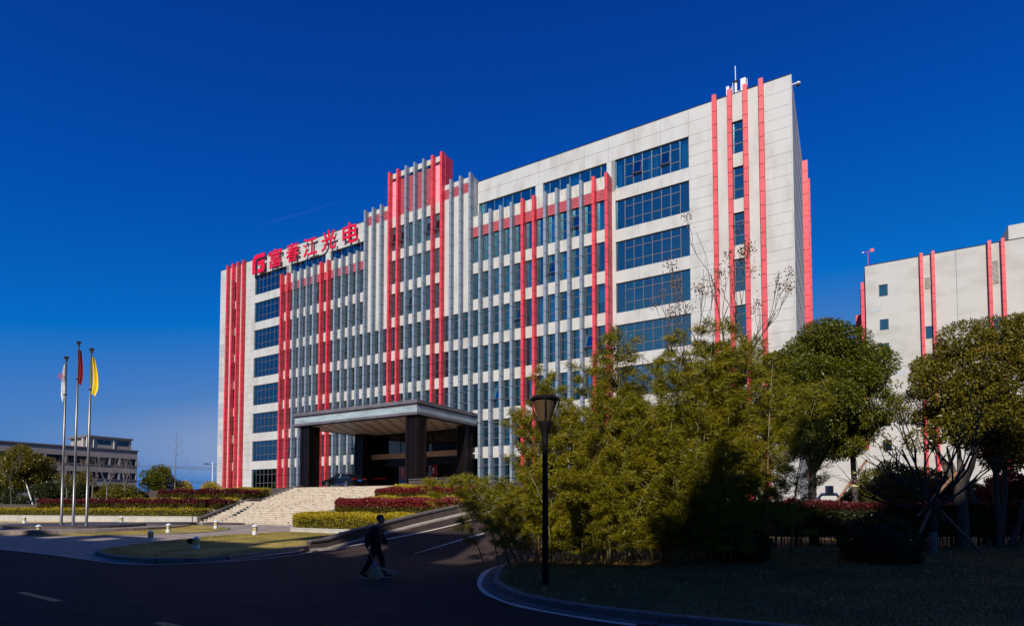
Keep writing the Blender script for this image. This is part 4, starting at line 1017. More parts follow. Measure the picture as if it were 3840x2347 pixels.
hedge('golden_hedge', lpoly(31.6, 32.3, -61, -48.0), 1.27, 2.34, 'thin golden hedge seen above the lower red hedge left of the stairs', 'yelleaf', 'yelleafd', 5000, .13)
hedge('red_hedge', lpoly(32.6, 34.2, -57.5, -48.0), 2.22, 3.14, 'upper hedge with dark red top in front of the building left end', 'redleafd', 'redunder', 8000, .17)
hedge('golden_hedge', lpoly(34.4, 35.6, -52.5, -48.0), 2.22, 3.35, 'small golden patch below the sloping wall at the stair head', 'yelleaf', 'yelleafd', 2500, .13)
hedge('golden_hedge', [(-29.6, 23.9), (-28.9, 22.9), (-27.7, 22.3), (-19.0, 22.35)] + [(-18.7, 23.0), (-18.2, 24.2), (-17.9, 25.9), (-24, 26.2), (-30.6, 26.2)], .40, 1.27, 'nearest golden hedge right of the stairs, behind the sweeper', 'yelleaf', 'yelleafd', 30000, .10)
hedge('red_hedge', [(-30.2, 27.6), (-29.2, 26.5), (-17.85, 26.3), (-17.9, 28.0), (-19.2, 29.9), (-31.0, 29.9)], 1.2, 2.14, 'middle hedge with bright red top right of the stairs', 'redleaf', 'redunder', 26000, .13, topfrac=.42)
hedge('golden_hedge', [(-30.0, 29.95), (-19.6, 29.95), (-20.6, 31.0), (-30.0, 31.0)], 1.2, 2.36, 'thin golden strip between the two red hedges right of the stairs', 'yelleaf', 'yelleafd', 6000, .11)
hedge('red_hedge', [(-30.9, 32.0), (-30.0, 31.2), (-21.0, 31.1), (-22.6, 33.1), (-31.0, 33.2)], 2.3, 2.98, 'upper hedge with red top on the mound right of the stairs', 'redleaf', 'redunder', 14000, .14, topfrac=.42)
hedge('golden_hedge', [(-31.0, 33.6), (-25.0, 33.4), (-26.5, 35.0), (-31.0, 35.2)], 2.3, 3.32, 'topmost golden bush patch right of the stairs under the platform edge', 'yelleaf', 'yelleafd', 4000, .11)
RV = (0.8616, 0.5075); FV = (-0.5075, 0.8616)
def rv(u, d): return (RV[0] * u + FV[0] * d, RV[1] * u + FV[1] * d)
def hz(u0, u1, d0, d1): return [rv(u0, d0), rv(u1, d0), rv(u1, d1), rv(u0, d1)]
hedge('tall_hedge', hz(10.2, 26, 24.2, 25.6), .55, 1.92, 'long dark hedge with red tips across the lawn at the right', 'redleafd', 'darkleaf', 30000, .11, topfrac=.16)
hedge('tall_hedge', hz(5.0, 10.2, 23.2, 24.9), .15, 1.58, 'darker lower hedge left of the whitewashed tree trunk, behind the bamboo', 'redleafd', 'darkleaf', 11000, .11, topfrac=.16)
b = MB()
for i in range(170):
    u = rnd.uniform(10.3, 25.9); p = rv(u, rnd.uniform(24.4, 25.4)); b.tube([(p[0], p[1], .1), (p[0] + rnd.uniform(-.1, .1), p[1], .75)], .02, 4, cap=False)
tag(stuff(b.build('hedge_stems', M['barkdark'])), 'bare stems under the long dark hedge', 'stems')

def limb(b, p, d, L, r, depth, tips, spread=.5, nseg=4, child=(2, 3), up=.12, ratio=.68, seg=6, minr=.006, mi=0):
    pts = [p]; rad = [r]; q = Vector(p); dd = Vector(d).normalized()
    for i in range(nseg):
        dd = (dd + Vector((rnd.gauss(0, .12), rnd.gauss(0, .12), rnd.gauss(0, .06) + up * .3))).normalized()
        q = q + dd * (L / nseg); pts.append(q.copy()); rad.append(max(minr, r * (1 - .42 * (i + 1) / nseg)))
    b.tube(pts, rad, seg if depth > 1 else 4, mi, cap=False)
    if depth <= 0: tips.append((q.copy(), dd.copy())); return
    for _ in range(rnd.randint(*child)):
        k = rnd.randint(max(1, nseg - 2), nseg); a = pts[k]
        side = Vector((rnd.gauss(0, 1), rnd.gauss(0, 1), rnd.gauss(0, .45))).normalized()
        nd = (dd + side * spread * rnd.uniform(.7, 1.4) + Vector((0, 0, up))).normalized()
        limb(b, a, nd, L * rnd.uniform(ratio - .1, ratio + .1), max(minr, rad[k] * .72), depth - 1, tips, spread, nseg, child, up, ratio, seg, minr, mi)

def crown_leaves(name, clumps, nper, size, material, aspect=.42, shell=.55):
    Ps = []; Ds = []
    for (c, r) in clumps:
        n = int(nper * (r[0] * r[1] * r[2]) ** (2 / 3)); d = rdir(n); rad = shell + (1 - shell) * rs.uniform(0, 1, n) ** .6
        Ps.append(np.array(c) + d * np.array(r) * rad[:, None]); dd = d * 0.7 + np.array([0, 0, -.25]); Ds.append(dd)
    return leaves(name, np.vstack(Ps), np.vstack(Ds), size, aspect, material, jit=.55)
def clumps_in(c, r, n, cr, zmin=-1.0, seed=1, fill=.82):
    g = random.Random(seed); out = []
    for i in range(n):
        while True:
            v = Vector((g.uniform(-1, 1), g.uniform(-1, 1), g.uniform(-1, 1)))
            if .35 < v.length < 1 and v.z > zmin: break
        v = v.normalized() * (v.length ** .8) * fill; s = g.uniform(.5, 1.3)
        out.append(((c[0] + v.x * r[0], c[1] + v.y * r[1], c[2] + v.z * r[2]), (cr * s, cr * s, cr * s * .72)))
    return out
def leafy_tree(name, base, h_trunk, c, r, label, leafm, n, cr, nper, size, bark='barkdark', seed=1, tr=.16, cat='tree', group=None, lean=(0, 0), props=None, zmin=-.8, limbs=6, wash=None):
    root = thing(name, base, label, cat, group); b = MB(); top = Vector((base[0] + lean[0], base[1] + lean[1], base[2] + h_trunk)); bs = Vector(base)
    b.tube([bs, bs.lerp(top, .33) + Vector((.03, .02, 0)), bs.lerp(top, .66) + Vector((-.03, .02, 0)), top], [tr * 1.2, tr, tr * .9, tr * .78], 10)
    cl = clumps_in(c, r, n, cr, zmin, seed)
    g = random.Random(seed)
    for (p, _) in g.sample(cl, min(limbs * 2, len(cl))):
        p = Vector(p); m = top.lerp(p, .45) + Vector((0, 0, .15 * (p - top).length)); b.tube([top - Vector((0, 0, .25)), m, p], [tr * .5, tr * .28, .015], 6, cap=False)
    b.build('trunk', M[bark], root)
    if wash: MB().tube([bs, bs + (top - bs).normalized() * wash], tr * 1.22, 10).build('limewash_band', M['limewash'], root)
    place('crown', crown_leaves('crown', cl, nper, size, M[leafm]), None, root)
    return root, cl
# camphor tree beside the corner
c0 = (-0.85, 29.6, 7.0)
leafy_tree('evergreen_tree', (-1.27, 29.46, 0.1), 3.4, c0, (2.85, 2.5, 3.85), 'big round evergreen tree standing at the corner of the office building', 'camphor', 110, .9, 2600, .125, seed=4, tr=.2, limbs=7)
# slim trunk with limewash next to it
s1 = thing('slim_tree', (0.45, 30.6, 0.1), 'straight slim trunk with white painted base under the big round evergreen', 'tree')
MB().tube([(0.45, 30.6, .1), (.40, 30.6, 2.5), (.30, 30.6, 5.4)], [.15, .13, .10], 10).build('trunk', M['bark'], s1)
MB().tube([(0.45, 30.6, .1), (0.435, 30.6, 1.55)], .16, 10).build('limewash_band', M['limewash'], s1)
MB().tube([(-.9, 29.7, 1.2), (.9, 31.0, 4.0)], .055, 8).build('prop_pole', M['timber'], s1)
for z in (2.75, 3.35): MB().tube([(.41, 30.6, z), (.41, 30.6, z + .1)], .165, 10).build('rope', M['bolglass'], s1)
# spreading trees at the right edge
leafy_tree('russet_tree', (5.6, 31.4, 0.1), 3.3, (6.3, 31.9, 7.1), (4.5, 2.8, 3.95), 'wide russet and green tree with several pale stems at the right edge', 'camphor2', 78, .85, 2500, .135, bark='bark', seed=9, tr=.14, limbs=9, zmin=-.95)
t2 = bpy.data.objects['russet_tree']
bb = MB()
for dx, dy, ex, ez in ((-.3, 0, -1.2, 5.6), (.1, .1, .3, 6.2), (.35, -.1, 1.3, 5.8), (.6, .1, 2.4, 5.4), (-.1, .2, -2.4, 5.2)):
    bb.tube([(5.6 + dx, 31.4 + dy, .1), (5.6 + dx * 2 + ex * .25, 31.4 + dy, 2.4), (5.6 + dx + ex, 31.4 + dy + .2, ez)], [.13, .10, .04], 8, cap=False)
bb.build('stems', M['bark'], t2)
tt = thing('thick_tree_trunk', (4.3, 30.7, .1), 'thick mottled grey trunk behind the long dark hedge', 'tree')
tk_ = MB().tube([(4.3, 30.7, .1), (4.28, 30.7, 1.8), (4.25, 30.75, 2.7)], [.27, .24, .2], 12)
for q_ in ((3.3, 30.6, 5.0), (4.3, 31.0, 5.6), (5.1, 30.9, 5.1), (3.8, 30.3, 4.4)): tk_.tube([(4.26, 30.75, 2.45), ((4.26 + q_[0]) / 2, 30.75, 3.5), q_], [.15, .10, .03], 8, cap=False)
tk_.build('trunk', M['bark'], tt)
MB().tube([(2.6, 29.6, 1.4), (4.15, 30.6, 3.3)], .06, 8).build('prop_pole', M['timber'], tt)
place('crown', crown_leaves('crown', clumps_in((4.4, 30.9, 5.6), (2.2, 1.6, 1.9), 16, .75, seed=5), 1300, .16, M['camphor2']), None, tt)
# young staked tree in the foreground shade
yt = thing('staked_tree', (2.78, 26.01, .1), 'young leggy tree braced by crossed timber props on the dark lawn', 'tree')
b = MB(); tips = []; tb = Vector((2.78, 26.0, .1)); tp = Vector((2.80, 26.0, 2.05))
b.tube([tb, tb.lerp(tp, .5) + Vector((.02, 0, 0)), tp], [.115, .10, .095], 10)
for a, el, L in ((0.3, .95, 2.3), (0.7, 1.1, 2.6), (1.6, 1.3, 2.4), (2.6, 1.1, 2.4), (3.5, .12, 2.6), (3.8, .5, 2.2), (5.6, 1.0, 2.6), (0.45, .55, 2.2), (3.3, 1.2, 2.4)):
    d = Vector((math.cos(a) * math.cos(el), math.sin(a) * math.cos(el), math.sin(el))); limb(b, tp - Vector((0, 0, rnd.uniform(0, .5))), d, L, .055, 2, tips, .45, 4, (2, 3), .12, .62)
b.build('trunk', M['barkdark'], yt)
cl = [((t.x, t.y, t.z), (.22, .22, .15)) for t, d in tips if t.z > 3.6 and rnd.random() < .75]
place('crown', crown_leaves('crown', cl, 700, .12, M['camphor2']), None, yt)
for p, q, r in (((2.73, 26.0, 2.1), (4.35, 26.95, .1), .06), ((2.9, 26.1, 2.2), (2.0, 25.3, .1), .055), ((2.35, 25.9, 2.55), (3.2, 26.5, 1.3), .07)):
    MB().tube([p, q], r, 8).build('prop_pole', M['timber'], yt)
MB().tube([(2.78, 26, .1), (2.78, 26.0, .95)], .125, 10).build('trunk_wrap', M['barkpale'], yt)
# round shrubs
def ball(name, c, r, label, leafm, n, size, cat='shrub', zs=.85, group=None, seed=1):
    root = thing(name, (c[0], c[1], max(0, c[2] - r * zs)), label, cat, group)
    MB().ell(c, (r * .72, r * .72, r * zs * .72), 12, 8).build('twigs', M['barkdark'], root)
    d = rdir(n); P = np.array(c) + d * np.array([r, r, r * zs]) * (rs.uniform(.78, 1.06, (n, 1)) + .07 * np.sin(d[:, :1] * 7 + d[:, 2:] * 9)); P = P[P[:, 2] > 0.08]; d = (P - np.array(c)) / r
    place('foliage', leaves('foliage', P, d + np.array([0, 0, .3]), size, .48, M[leafm], jit=.5), None, root); return root
ball('round_shrub', (0.95, 21.9, .62), 1.12, 'large dark ball-shaped shrub on the shaded lawn in front of the long hedge', 'darkleaf', 9000, .10)
ball('round_shrub', (-2.95, 19.7, .62), .85, 'smaller dark ball-shaped shrub between the bamboo and the large ball shrub', 'darkleaf', 7000, .10)
def atp(px, d, z): q = rv((px - 1920) / 2120.0 * d, d); return (q[0], q[1], z)
for px_, d_, z_, r_, lb_, m_, n_, cat_ in ((3350, 32, 2.5, 2.0, 'broad olive yellow bush lit by the sun behind the long dark hedge', 'oliveleaf', 15000, 'olive_bush'), (3480, 33, 2.4, 1.8, 'olive bush right behind the crossed timber props', 'oliveleaf', 11000, 'olive_bush'), (3225, 31, 1.9, .95, 'small olive bush right of the whitewashed slim trunk', 'oliveleaf', 6000, 'olive_bush'), (3610, 31, 2.1, 1.3, 'yellow green bush seen between the stems of the russet tree', 'oliveleaf', 8000, 'olive_bush'),
        (3800, 27, 2.3, 1.25, 'dark red bush at the right edge above the long hedge', 'redleaf', 8000, 'red_bush'), (2975, 27.3, 1.35, .9, 'red bush low behind the bamboo stems', 'redleaf', 5000, 'red_bush'), (3085, 26.8, 1.3, .85, 'red bush around the foot of the big evergreen', 'redleaf', 5000, 'red_bush')):
    ball(cat_, atp(px_, d_, z_), r_, lb_, m_, n_, .13)
# white gas pipe set seen under the trees
gp = thing('pipe_station', atp(3110, 33, 0), 'white and silver pipework with a capped vent beside the office wall', 'pipes')
x, y, _z = atp(3110, 33, 0)
MB().tube([(x - .55, y, 0), (x - .55, y, 2.3), (x - .4, y, 2.5), (x + .35, y, 2.5), (x + .5, y, 2.3), (x + .5, y, 1.7)], .09, 8).build('bent_pipe', M['white'], gp)
MB().tube([(x - .6, y, 1.75), (x + 1.5, y, 1.75)], .12, 8).build('long_pipe', M['pipe'], gp); MB().tube([(x, y, 2.55), (x, y, 3.0)], .22, 12).build('vent_cap', M['pipe'], gp)
MB().tube([(x + 1.2, y - .1, 2.05), (x + 1.2, y - .16, 2.05)], .16, 12).build('blue_valve', M['plate'], gp)

# ------------------------------------------------------------------ bamboo
def bamboo_variant(h, nl, bend, seed):
    g = random.Random(seed); b = MB(); pts = []; ang = g.uniform(0, 6.28)
    for i in range(9):
        t = i / 8; pts.append(Vector((math.cos(ang) * bend * t ** 2.2, math.sin(ang) * bend * t ** 2.2, h * t * (1 - .05 * bend * t))))
    b.tube(pts, [.026 * (1 - .85 * i / 8) + .003 for i in range(9)], 6, cap=False)
    P = []; D = []
    nb = int(h * 6)
    for k in range(nb):
        t = .16 + .84 * (k / nb) ** .9; f = t * 8; i = min(7, int(f)); q = pts[i].lerp(pts[i + 1], f - i)
        a = g.uniform(0, 6.28); L = (.55 + .55 * math.sin(math.pi * min(1, t * 1.05))) * g.uniform(.7, 1.25)
        d = Vector((math.cos(a), math.sin(a), g.uniform(.35, .9))).normalized(); e = q + d * L
        e.z -= .12 * L; b.tube([q, q.lerp(e, .5) + Vector((0, 0, .05)), e], [.006, .004, .002], 3, cap=False)
        m = max(6, int(nl / nb))
        for _ in range(m):
            s = g.uniform(.25, 1.0) ** .7; c = q.lerp(e, s) + Vector((g.gauss(0, .07), g.gauss(0, .07), g.gauss(0, .05)))
            P.append(tuple(c)); D.append((d.x * .6 + g.gauss(0, .45), d.y * .6 + g.gauss(0, .45), g.uniform(-.65, .55)))
    me = b.mesh('culm', M['culm']); lf = leaves('bamboo_leaves', np.array(P), np.array(D), .17, .115, M['bleaf'], fold=.15, jit=.15)
    return me, lf
BV = [bamboo_variant(h, n, bd, s) for h, n, bd, s in ((7.2, 5200, 1.1, 1), (6.4, 4800, .9, 2), (7.8, 5600, 1.3, 3), (5.2, 4300, 1.2, 4), (4.0, 3600, 1.1, 5), (6.0, 4800, 1.6, 6), (3.0, 2600, .9, 7), (7.0, 4600, .7, 8))]
spots = []
g = random.Random(21)
def addb(u, d, v, sc=1.0, tilt=(0, 0)): spots.append((u, d, v, sc, tilt))
# u: metres to the right of the view axis, d: metres ahead
for u, d, v, s in ((.5, 18.2, 3, .9), (.9, 18.8, 5, .95), (1.3, 17.6, 4, 1.0), (1.7, 18.6, 1, .86), (2.1, 17.8, 5, .9), (2.4, 19.2, 0, .85), (2.9, 17.7, 1, .93), (3.3, 18.8, 0, .92), (3.6, 18.0, 5, 1.0), (4.1, 19.3, 2, .84), (4.4, 17.9, 3, 1.0), (4.8, 18.9, 1, .95), (5.1, 18.3, 5, 1.0), (5.6, 19.6, 0, .86), (5.9, 18.4, 1, .95), (6.4, 19.4, 2, .82), (6.7, 20.3, 7, .98), (7.2, 20.8, 2, .9), (7.6, 19.8, 7, 1.0), (8.1, 20.9, 7, .95), (8.6, 21.4, 1, .95), (9.2, 21.0, 5, .92), (6.1, 21.0, 2, .9), (7.0, 21.8, 2, .98)): addb(u, d, v, s * (1.12 if v != 5 else 1.05))
for u, d, s_ in ((2.9, 18.4, 1.12), (3.3, 18.1, 1.1), (6.6, 19.2, 1.18), (7.4, 20.0, 1.2), (8.0, 20.3, 1.16), (4.9, 18.2, 1.08)): addb(u, d, 7, s_)
for i in range(30): addb(g.uniform(.8, 6.2), g.uniform(17.2, 19.6), g.choice([3, 4, 6, 4, 6, 3]), g.uniform(.85, 1.15))
for i in range(24): addb(g.uniform(5.5, 10.4), g.uniform(18.8, 21.9), g.choice([3, 0, 3, 5, 2]), g.uniform(.8, 1.05))
for i in range(34): addb(g.uniform(.7, 6.8), g.uniform(16.9, 18.0) + .12 * i / 34, 6, g.uniform(.6, 1.05))
for i in range(7): addb(g.uniform(-.9, .6), g.uniform(16.6, 18.2), g.choice([4, 6]), g.uniform(.75, 1.0), (g.uniform(-.35, -.15), 0))
blabel = ['tall bamboo', 'leafy bamboo', 'thin bamboo', 'bushy bamboo', 'short bamboo', 'arching bamboo', 'low bamboo shoot', 'upright bamboo']
ORD = ['first', 'second', 'third', 'fourth', 'fifth', 'sixth', 'seventh', 'eighth', 'ninth', 'tenth', 'eleventh', 'twelfth', 'thirteenth', 'fourteenth', 'fifteenth', 'sixteenth', 'seventeenth', 'eighteenth', 'nineteenth', 'twentieth', 'twenty-first', 'twenty-second', 'twenty-third', 'twenty-fourth', 'twenty-fifth', 'twenty-sixth', 'twenty-seventh', 'twenty-eighth']
spots.sort(key=lambda q: q[0] / q[1]); cnt = {}
for n, (u, d, v, sc, tilt) in enumerate(spots):
    x, y = rv(u, d)
    where = 'left of the street lamp' if u < 1.0 else ('behind the street lamp' if u < 2.4 else ('in the middle of the thicket' if u < 5.2 else 'in the right half of the thicket'))
    k_ = (blabel[v], where); o_ = ORD[cnt.get(k_, 0)]; cnt[k_] = cnt.get(k_, 0) + 1
    r = thing('bamboo', (x, y, .1), f'{o_} {blabel[v]} from the left {where}', 'bamboo', 'bamboo plants of the roadside thicket', rz=g.uniform(0, 6.28))
    r.scale = (sc, sc, sc); r.rotation_euler = (g.uniform(-.06, .06), g.uniform(-.06, .06) + tilt[0], r.rotation_euler.z if not tilt[0] else R_(30.5))
    c = bpy.data.objects.new('culm', BV[v][0]); COL.objects.link(c); c.parent = r
    f = bpy.data.objects.new('foliage', BV[v][1]); COL.objects.link(f); f.parent = r
for (u0, d0, u1, d1, z) in ((.75, 18.6, .25, 18.9, 3.2), (.95, 18.7, .75, 18.9, 2.7), (.2, 18.0, -.75, 17.2, 1.7)):
    p, q = rv(u0, d0), rv(u1, d1)
    tag(MB().tube([(p[0], p[1], .1), (q[0], q[1], z)], [.03, .02], 6).build('bare_culm', M['timber']), {3.2: 'long leaning bare brown bamboo pole at the left of the thicket', 2.7: 'shorter leaning brown bamboo pole at the left of the thicket', 1.7: 'low brown stick leaning out over the ramp from the bamboo'}[z], 'bamboo pole')
# bare trees with seed pods rising out of the thicket
def bare_tree(name, base, h, r, label, bark='barkpale', seeds=0, spread=.42, depth=4, group=None, seed=1, nmain=5, child=(2, 3), elev=(.95, 1.35)):
    global rnd
    old = rnd; rnd = random.Random(seed); root = thing(name, base, label, 'bare tree', group); b = MB(); tips = []
    p = Vector(base); top = p + Vector((rnd.uniform(-.2, .2), rnd.uniform(-.2, .2), h * .38)); b.tube([p, p.lerp(top, .5) + Vector((.04, 0, 0)), top], [r, r * .85, r * .7], 8)
    for i in range(nmain):
        a = 6.28 * i / nmain + rnd.uniform(-.4, .4); e = rnd.uniform(*elev); d = Vector((math.cos(a) * math.cos(e), math.sin(a) * math.cos(e), math.sin(e)))
        limb(b, top - Vector((0, 0, rnd.uniform(0, h * .06))), d, h * .25, r * .5, depth - 1, tips, spread, 4, child, .18, .68, 5, .008)
    b.build('branches', M[bark], root)
    if seeds:
        P = []; 
        for t, d in tips:
            if t.z > base[2] + h * .5 and rnd.random() < .6:
                for _ in range(seeds): P.append((t.x + rnd.gauss(0, .13), t.y + rnd.gauss(0, .13), t.z + rnd.gauss(.0, .15)))
        if P: place('seed_pods', leaves('seed_pods', np.array(P), rdir(len(P)), .075, .9, M['seed'], fold=.5), None, root)['kind'] = 'stuff'
    rnd = old; return root
x, y = rv(8.9, 23); bare_tree('goldenrain_tree', (x, y, .1), 14.2, .12, 'bare tree with brown seed clusters rising above the bamboo, in front of the red fins', bark='bark', seeds=46, seed=5, nmain=5, spread=.26, child=(2, 2), elev=(1.2, 1.5))
x, y = rv(7.4, 22.6); bare_tree('goldenrain_tree', (x, y, .1), 13.0, .09, 'smaller bare seed-bearing tree left of the taller one over the bamboo', bark='bark', seeds=46, seed=9, nmain=4, spread=.26, child=(2, 2), elev=(1.2, 1.5))
x, y = rv(11.0, 27.5); bare_tree('bare_tree', (x, y, .1), 6.5, .11, 'leafless tree with thin arching branches behind the evergreen trunk', seed=12, nmain=5, spread=.6)

# far left trees
def at(px, d, z): u = (px - 1920) / 2120.0 * d; q = rv(u, d); return (q[0], q[1], z)
leafy_tree('evergreen_tree', at(-40, 74, 1.5), 2.4, at(-10, 74, 5.6), (5.2, 3, 3.4), 'dark evergreen at the extreme left edge in front of the low building', 'camphor', 40, 1.2, 600, .30, seed=21, tr=.25)
leafy_tree('evergreen_tree', at(120, 72, 1.5), 2.6, at(100, 72, 6.3), (2.9, 2.5, 3.4), 'tall rounded evergreen with a slanting prop near the left edge', 'camphor2', 44, 1.05, 650, .27, seed=22, tr=.25)
MB().tube([at(88, 71, 5.3), at(126, 70, 1.6)], .07, 6).build('prop_pole', M['limewash'], bpy.data.objects['evergreen_tree.002'])
for px, d, zc, r, lb, lm_ in ((190, 70, 3.0, 1.9, 'dark shrub-like tree right of the propped evergreen', 'darkleaf'), (235, 72, 4.0, 2.0, 'yellowish leafy tree behind the left flagpole', 'oliveleaf'), (320, 72, 4.1, 2.1, 'olive leafy tree behind the right flagpole', 'oliveleaf'), (290, 70, 2.8, 1.6, 'low dark tree between the two right flagpoles', 'darkleaf'), (420, 70, 3.2, 1.8, 'brownish low tree near the end of the low building', 'camphor2'), (480, 69, 2.7, 1.7, 'brownish spreading bush right of the flagpoles', 'camphor2'), (60, 70, 2.4, 1.8, 'dark bush beside the left prop pole', 'darkleaf')):
    c = at(px, d, zc); leafy_tree('garden_tree', (c[0], c[1], 1.5), zc - 1.2, c, (r, r, r * .85), lb, lm_, 20, .7, 800, .24, seed=px, tr=.1)
c = at(594, 72, 4.9); leafy_tree('garden_tree', (c[0], c[1], 1.6), 2.4, c, (1.75, 1.7, 2.3), 'dense dark green egg-shaped tree standing alone against the sky', 'camphor', 40, .75, 800, .22, seed=77, tr=.12)
for px, d, zc, r, lb in ((684, 74, 3.6, 1.15, 'golden bush at the foot of the lone bare tree'), (790, 80, 3.6, 1.25, 'golden bush beside the left end of the office building')):
    c = at(px, d, zc); ball('golden_bush', c, r, lb, 'yelleaf', 2500, .2, zs=1.05)
c = at(452, 68, 1.5)
for px, h, lb, sd in ((45, 9.0, 'tall thin bare tree near the left edge', 31), (255, 6.6, 'bare tree behind the left flagpole', 32), (345, 6.8, 'bare branching tree right of the right flagpole', 33), (400, 7.2, 'bare branching tree before the penthouse', 34), (465, 7.4, 'slender bare tree before the low building end', 35)):
    bare_tree('bare_tree', at(px, 68, 1.5), h, .10, lb, seed=sd, nmain=4, depth=4 if sd != 31 else 3, spread=.4, seeds=2 if sd in (32, 33) else 0, bark='barkpale' if sd != 31 else 'bark')
# lone bare tree with side branches
lt = thing('bare_tree', at(655, 72, 2.5), 'lone tall bare tree with upcurved side branches against the sky', 'bare tree'); b = MB()
o = Vector(at(655, 72, 2.5)); b.tube([o, o + Vector((.05, 0, 4)), o + Vector((.12, 0, 8.6))], [.09, .06, .015], 6)
for z, L, s in ((1.2, 2.6, 1), (1.6, 1.9, -1), (2.6, 3.2, 1), (3.0, 2.0, -1), (3.9, 1.8, 1), (4.1, 2.0, -1), (5.0, 1.0, -1), (5.6, 1.1, 1), (6.3, 1.0, -1), (6.8, .9, 1), (7.4, .6, -1), (.6, 1.5, -1)):
    d = Vector((RV[0], RV[1], 0)) * s; b.tube([o + Vector((.06, 0, z)), o + d * L * .5 + Vector((0, 0, z + L * .12)), o + d * L * .85 + Vector((0, 0, z + L * .45)), o + d * L * .9 + Vector((0, 0, z + L * .75))], [.03, .022, .014, .007], 4, cap=False)
b.build('branches', M['barkpale'], lt)

# grass blades
def blades(name, fn, n, h, label, mk='blade'):
    P = fn(n); m = len(P); a = rs.uniform(0, 6.28, m); w = .006; hh = h * rs.uniform(.5, 1.3, m)
    lean = rs.normal(0, .4, (m, 2)) * hh[:, None]
    v0 = P + np.column_stack([np.cos(a) * w, np.sin(a) * w, np.zeros(m)]); v1 = P - np.column_stack([np.cos(a) * w, np.sin(a) * w, np.zeros(m)])
    v2 = P + np.column_stack([lean, hh]); V = np.stack([v0, v1, v2], 1).reshape(-1, 3)
    o = place(name, npmesh(name, V, np.arange(3 * m).reshape(m, 3), M[mk])); stuff(tag(o, label, 'grass')); return o
def inpoly(poly, n, zf):
    A = np.array(poly); lo, hi = A.min(0), A.max(0); x = rs.uniform(lo[0], hi[0], n * 2); y = rs.uniform(lo[1], hi[1], n * 2); r = np.zeros(len(x), bool); j = len(A) - 1
    for i in range(len(A)):
        r ^= ((A[i, 1] > y) != (A[j, 1] > y)) & (x < (A[j, 0] - A[i, 0]) * (y - A[i, 1]) / (A[j, 1] - A[i, 1] + 1e-12) + A[i, 0]); j = i
    x, y = x[r][:n], y[r][:n]; return np.column_stack([x, y, np.array([zf(v) for v in y])])
near = [(-8.9, 15.5), (-7.6, 12.5), (-6.9, 11.5), (-6.0, 10.6), (-4.6, 9.9), (-3.3, 9.7), (4, 10), (12, 12), (14, 30), (3, 30), (-4, 22), (-9, 18)]
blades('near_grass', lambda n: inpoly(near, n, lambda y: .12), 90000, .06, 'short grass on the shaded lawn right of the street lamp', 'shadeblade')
blades('front_grass', lambda n: inpoly(L2P, n, lambda y: gz(y) + .125), 50000, .05, 'patchy yellow grass on the lawn with the nearest bollard lamps')
blades('plinth_grass', lambda n: inpoly(L1P, n, lambda y: gz(y) + .035), 40000, .05, 'yellow grass around the flagpole plinth')

# ------------------------------------------------------------------ street furniture
LP = thing('street_lamp', (-6.08, 11.86, .12), 'black street lamp with a cone-shaped lantern in front of the bamboo', 'street lamp')
X, Y = -6.06, 11.82
MB().lathe([(.095, 0), (.095, .06), (.085, .08), (.075, 1.2), (.062, 3.35)], 14, (X, Y, .12)).build('pole', M['lampblack'], LP)
MB().lathe([(.062, 3.2), (.07, 3.25), (.075, 3.42), (.10, 3.55), (.155, 3.72), (.17, 3.80), (.13, 3.82)], 18, (X, Y, .1)).build('collar', M['lampblack'], LP)
MB().lathe([(.12, 3.80), (.30, 4.30), (.31, 4.32)], 20, (X, Y, .1)).build('lamp_cover', M['lampglass'], LP)
MB().lathe([(.10, 4.31), (.345, 4.32), (.35, 4.35), (.30, 4.40), (.16, 4.43), (.02, 4.44)], 24, (X, Y, .1)).build('lamp_cap', M['lampblack'], LP)
for k in range(4):
    a = k * math.pi / 2 + .5; ca, sa = math.cos(a), math.sin(a)
    MB().tube([(X + .14 * ca, Y + .14 * sa, 3.85), (X + .25 * ca, Y + .25 * sa, 4.1), (X + .335 * ca, Y + .335 * sa, 4.38), (X + .345 * ca, Y + .345 * sa, 4.44)], .013, 6).build('cage_bar', M['lampblack'], LP)
MB().lathe([(.05, 3.85), (.06, 4.2)], 10, (X, Y, .1)).build('bulb', M['bolglass'], LP)

bl = thing('bollard_lamp', (0, 0, 0), 'x', 'bollard lamp')
MB().lathe([(.14, 0), (.14, .20), (.13, .215)], 16).build('base', M['bolwhite'], bl)
MB().lathe([(.118, .21), (.118, .47)], 14).build('lamp_glass', M['bolglass'], bl)
for k in range(6):
    a = k * math.pi / 3; MB().box(-.008, .008, -.008, .008, .21, .475).build('post', M['poledark'], bl, loc=(.128 * math.cos(a), .128 * math.sin(a), 0))
MB().lathe([(.17, .465), (.175, .49), (.10, .55), (.03, .585), (.02, .60), (.001, .605)], 18).build('cap', M['bolwhite'], bl)
BL = [(-42.89, 15.3, 1.15, 'bollard lamp on the grass in front of the flagpole plinth'), (-63.2, 21.5, 1.2, 'bollard lamp at the far left before the retaining wall'), (-60.5, 26.3, 1.2, 'bollard lamp standing just right of the flagpoles near the wall'),
      (-53.2, 24.7, 1.2, 'bollard lamp between the flagpoles and the stone disc'), (-36.07, 19.4, 1.15, 'bollard lamp on the sunlit grass right of the plinth'), (-28.35, 14.45, 1.05, 'lit bollard lamp on the corner of the front lawn'),
      (-22.27, 13.07, 1.05, 'nearest bollard lamp, in shade on the front lawn'), (-52.4, 29.6, 1.1, 'bollard lamp against the retaining wall beside the stairs'), (-37.1, 23.1, 1.15, 'bollard lamp on the right tip of the flagpole lawn'), (-27.6, 19.4, 1.15, 'bollard lamp on the edge of the front lawn below the stairs')]
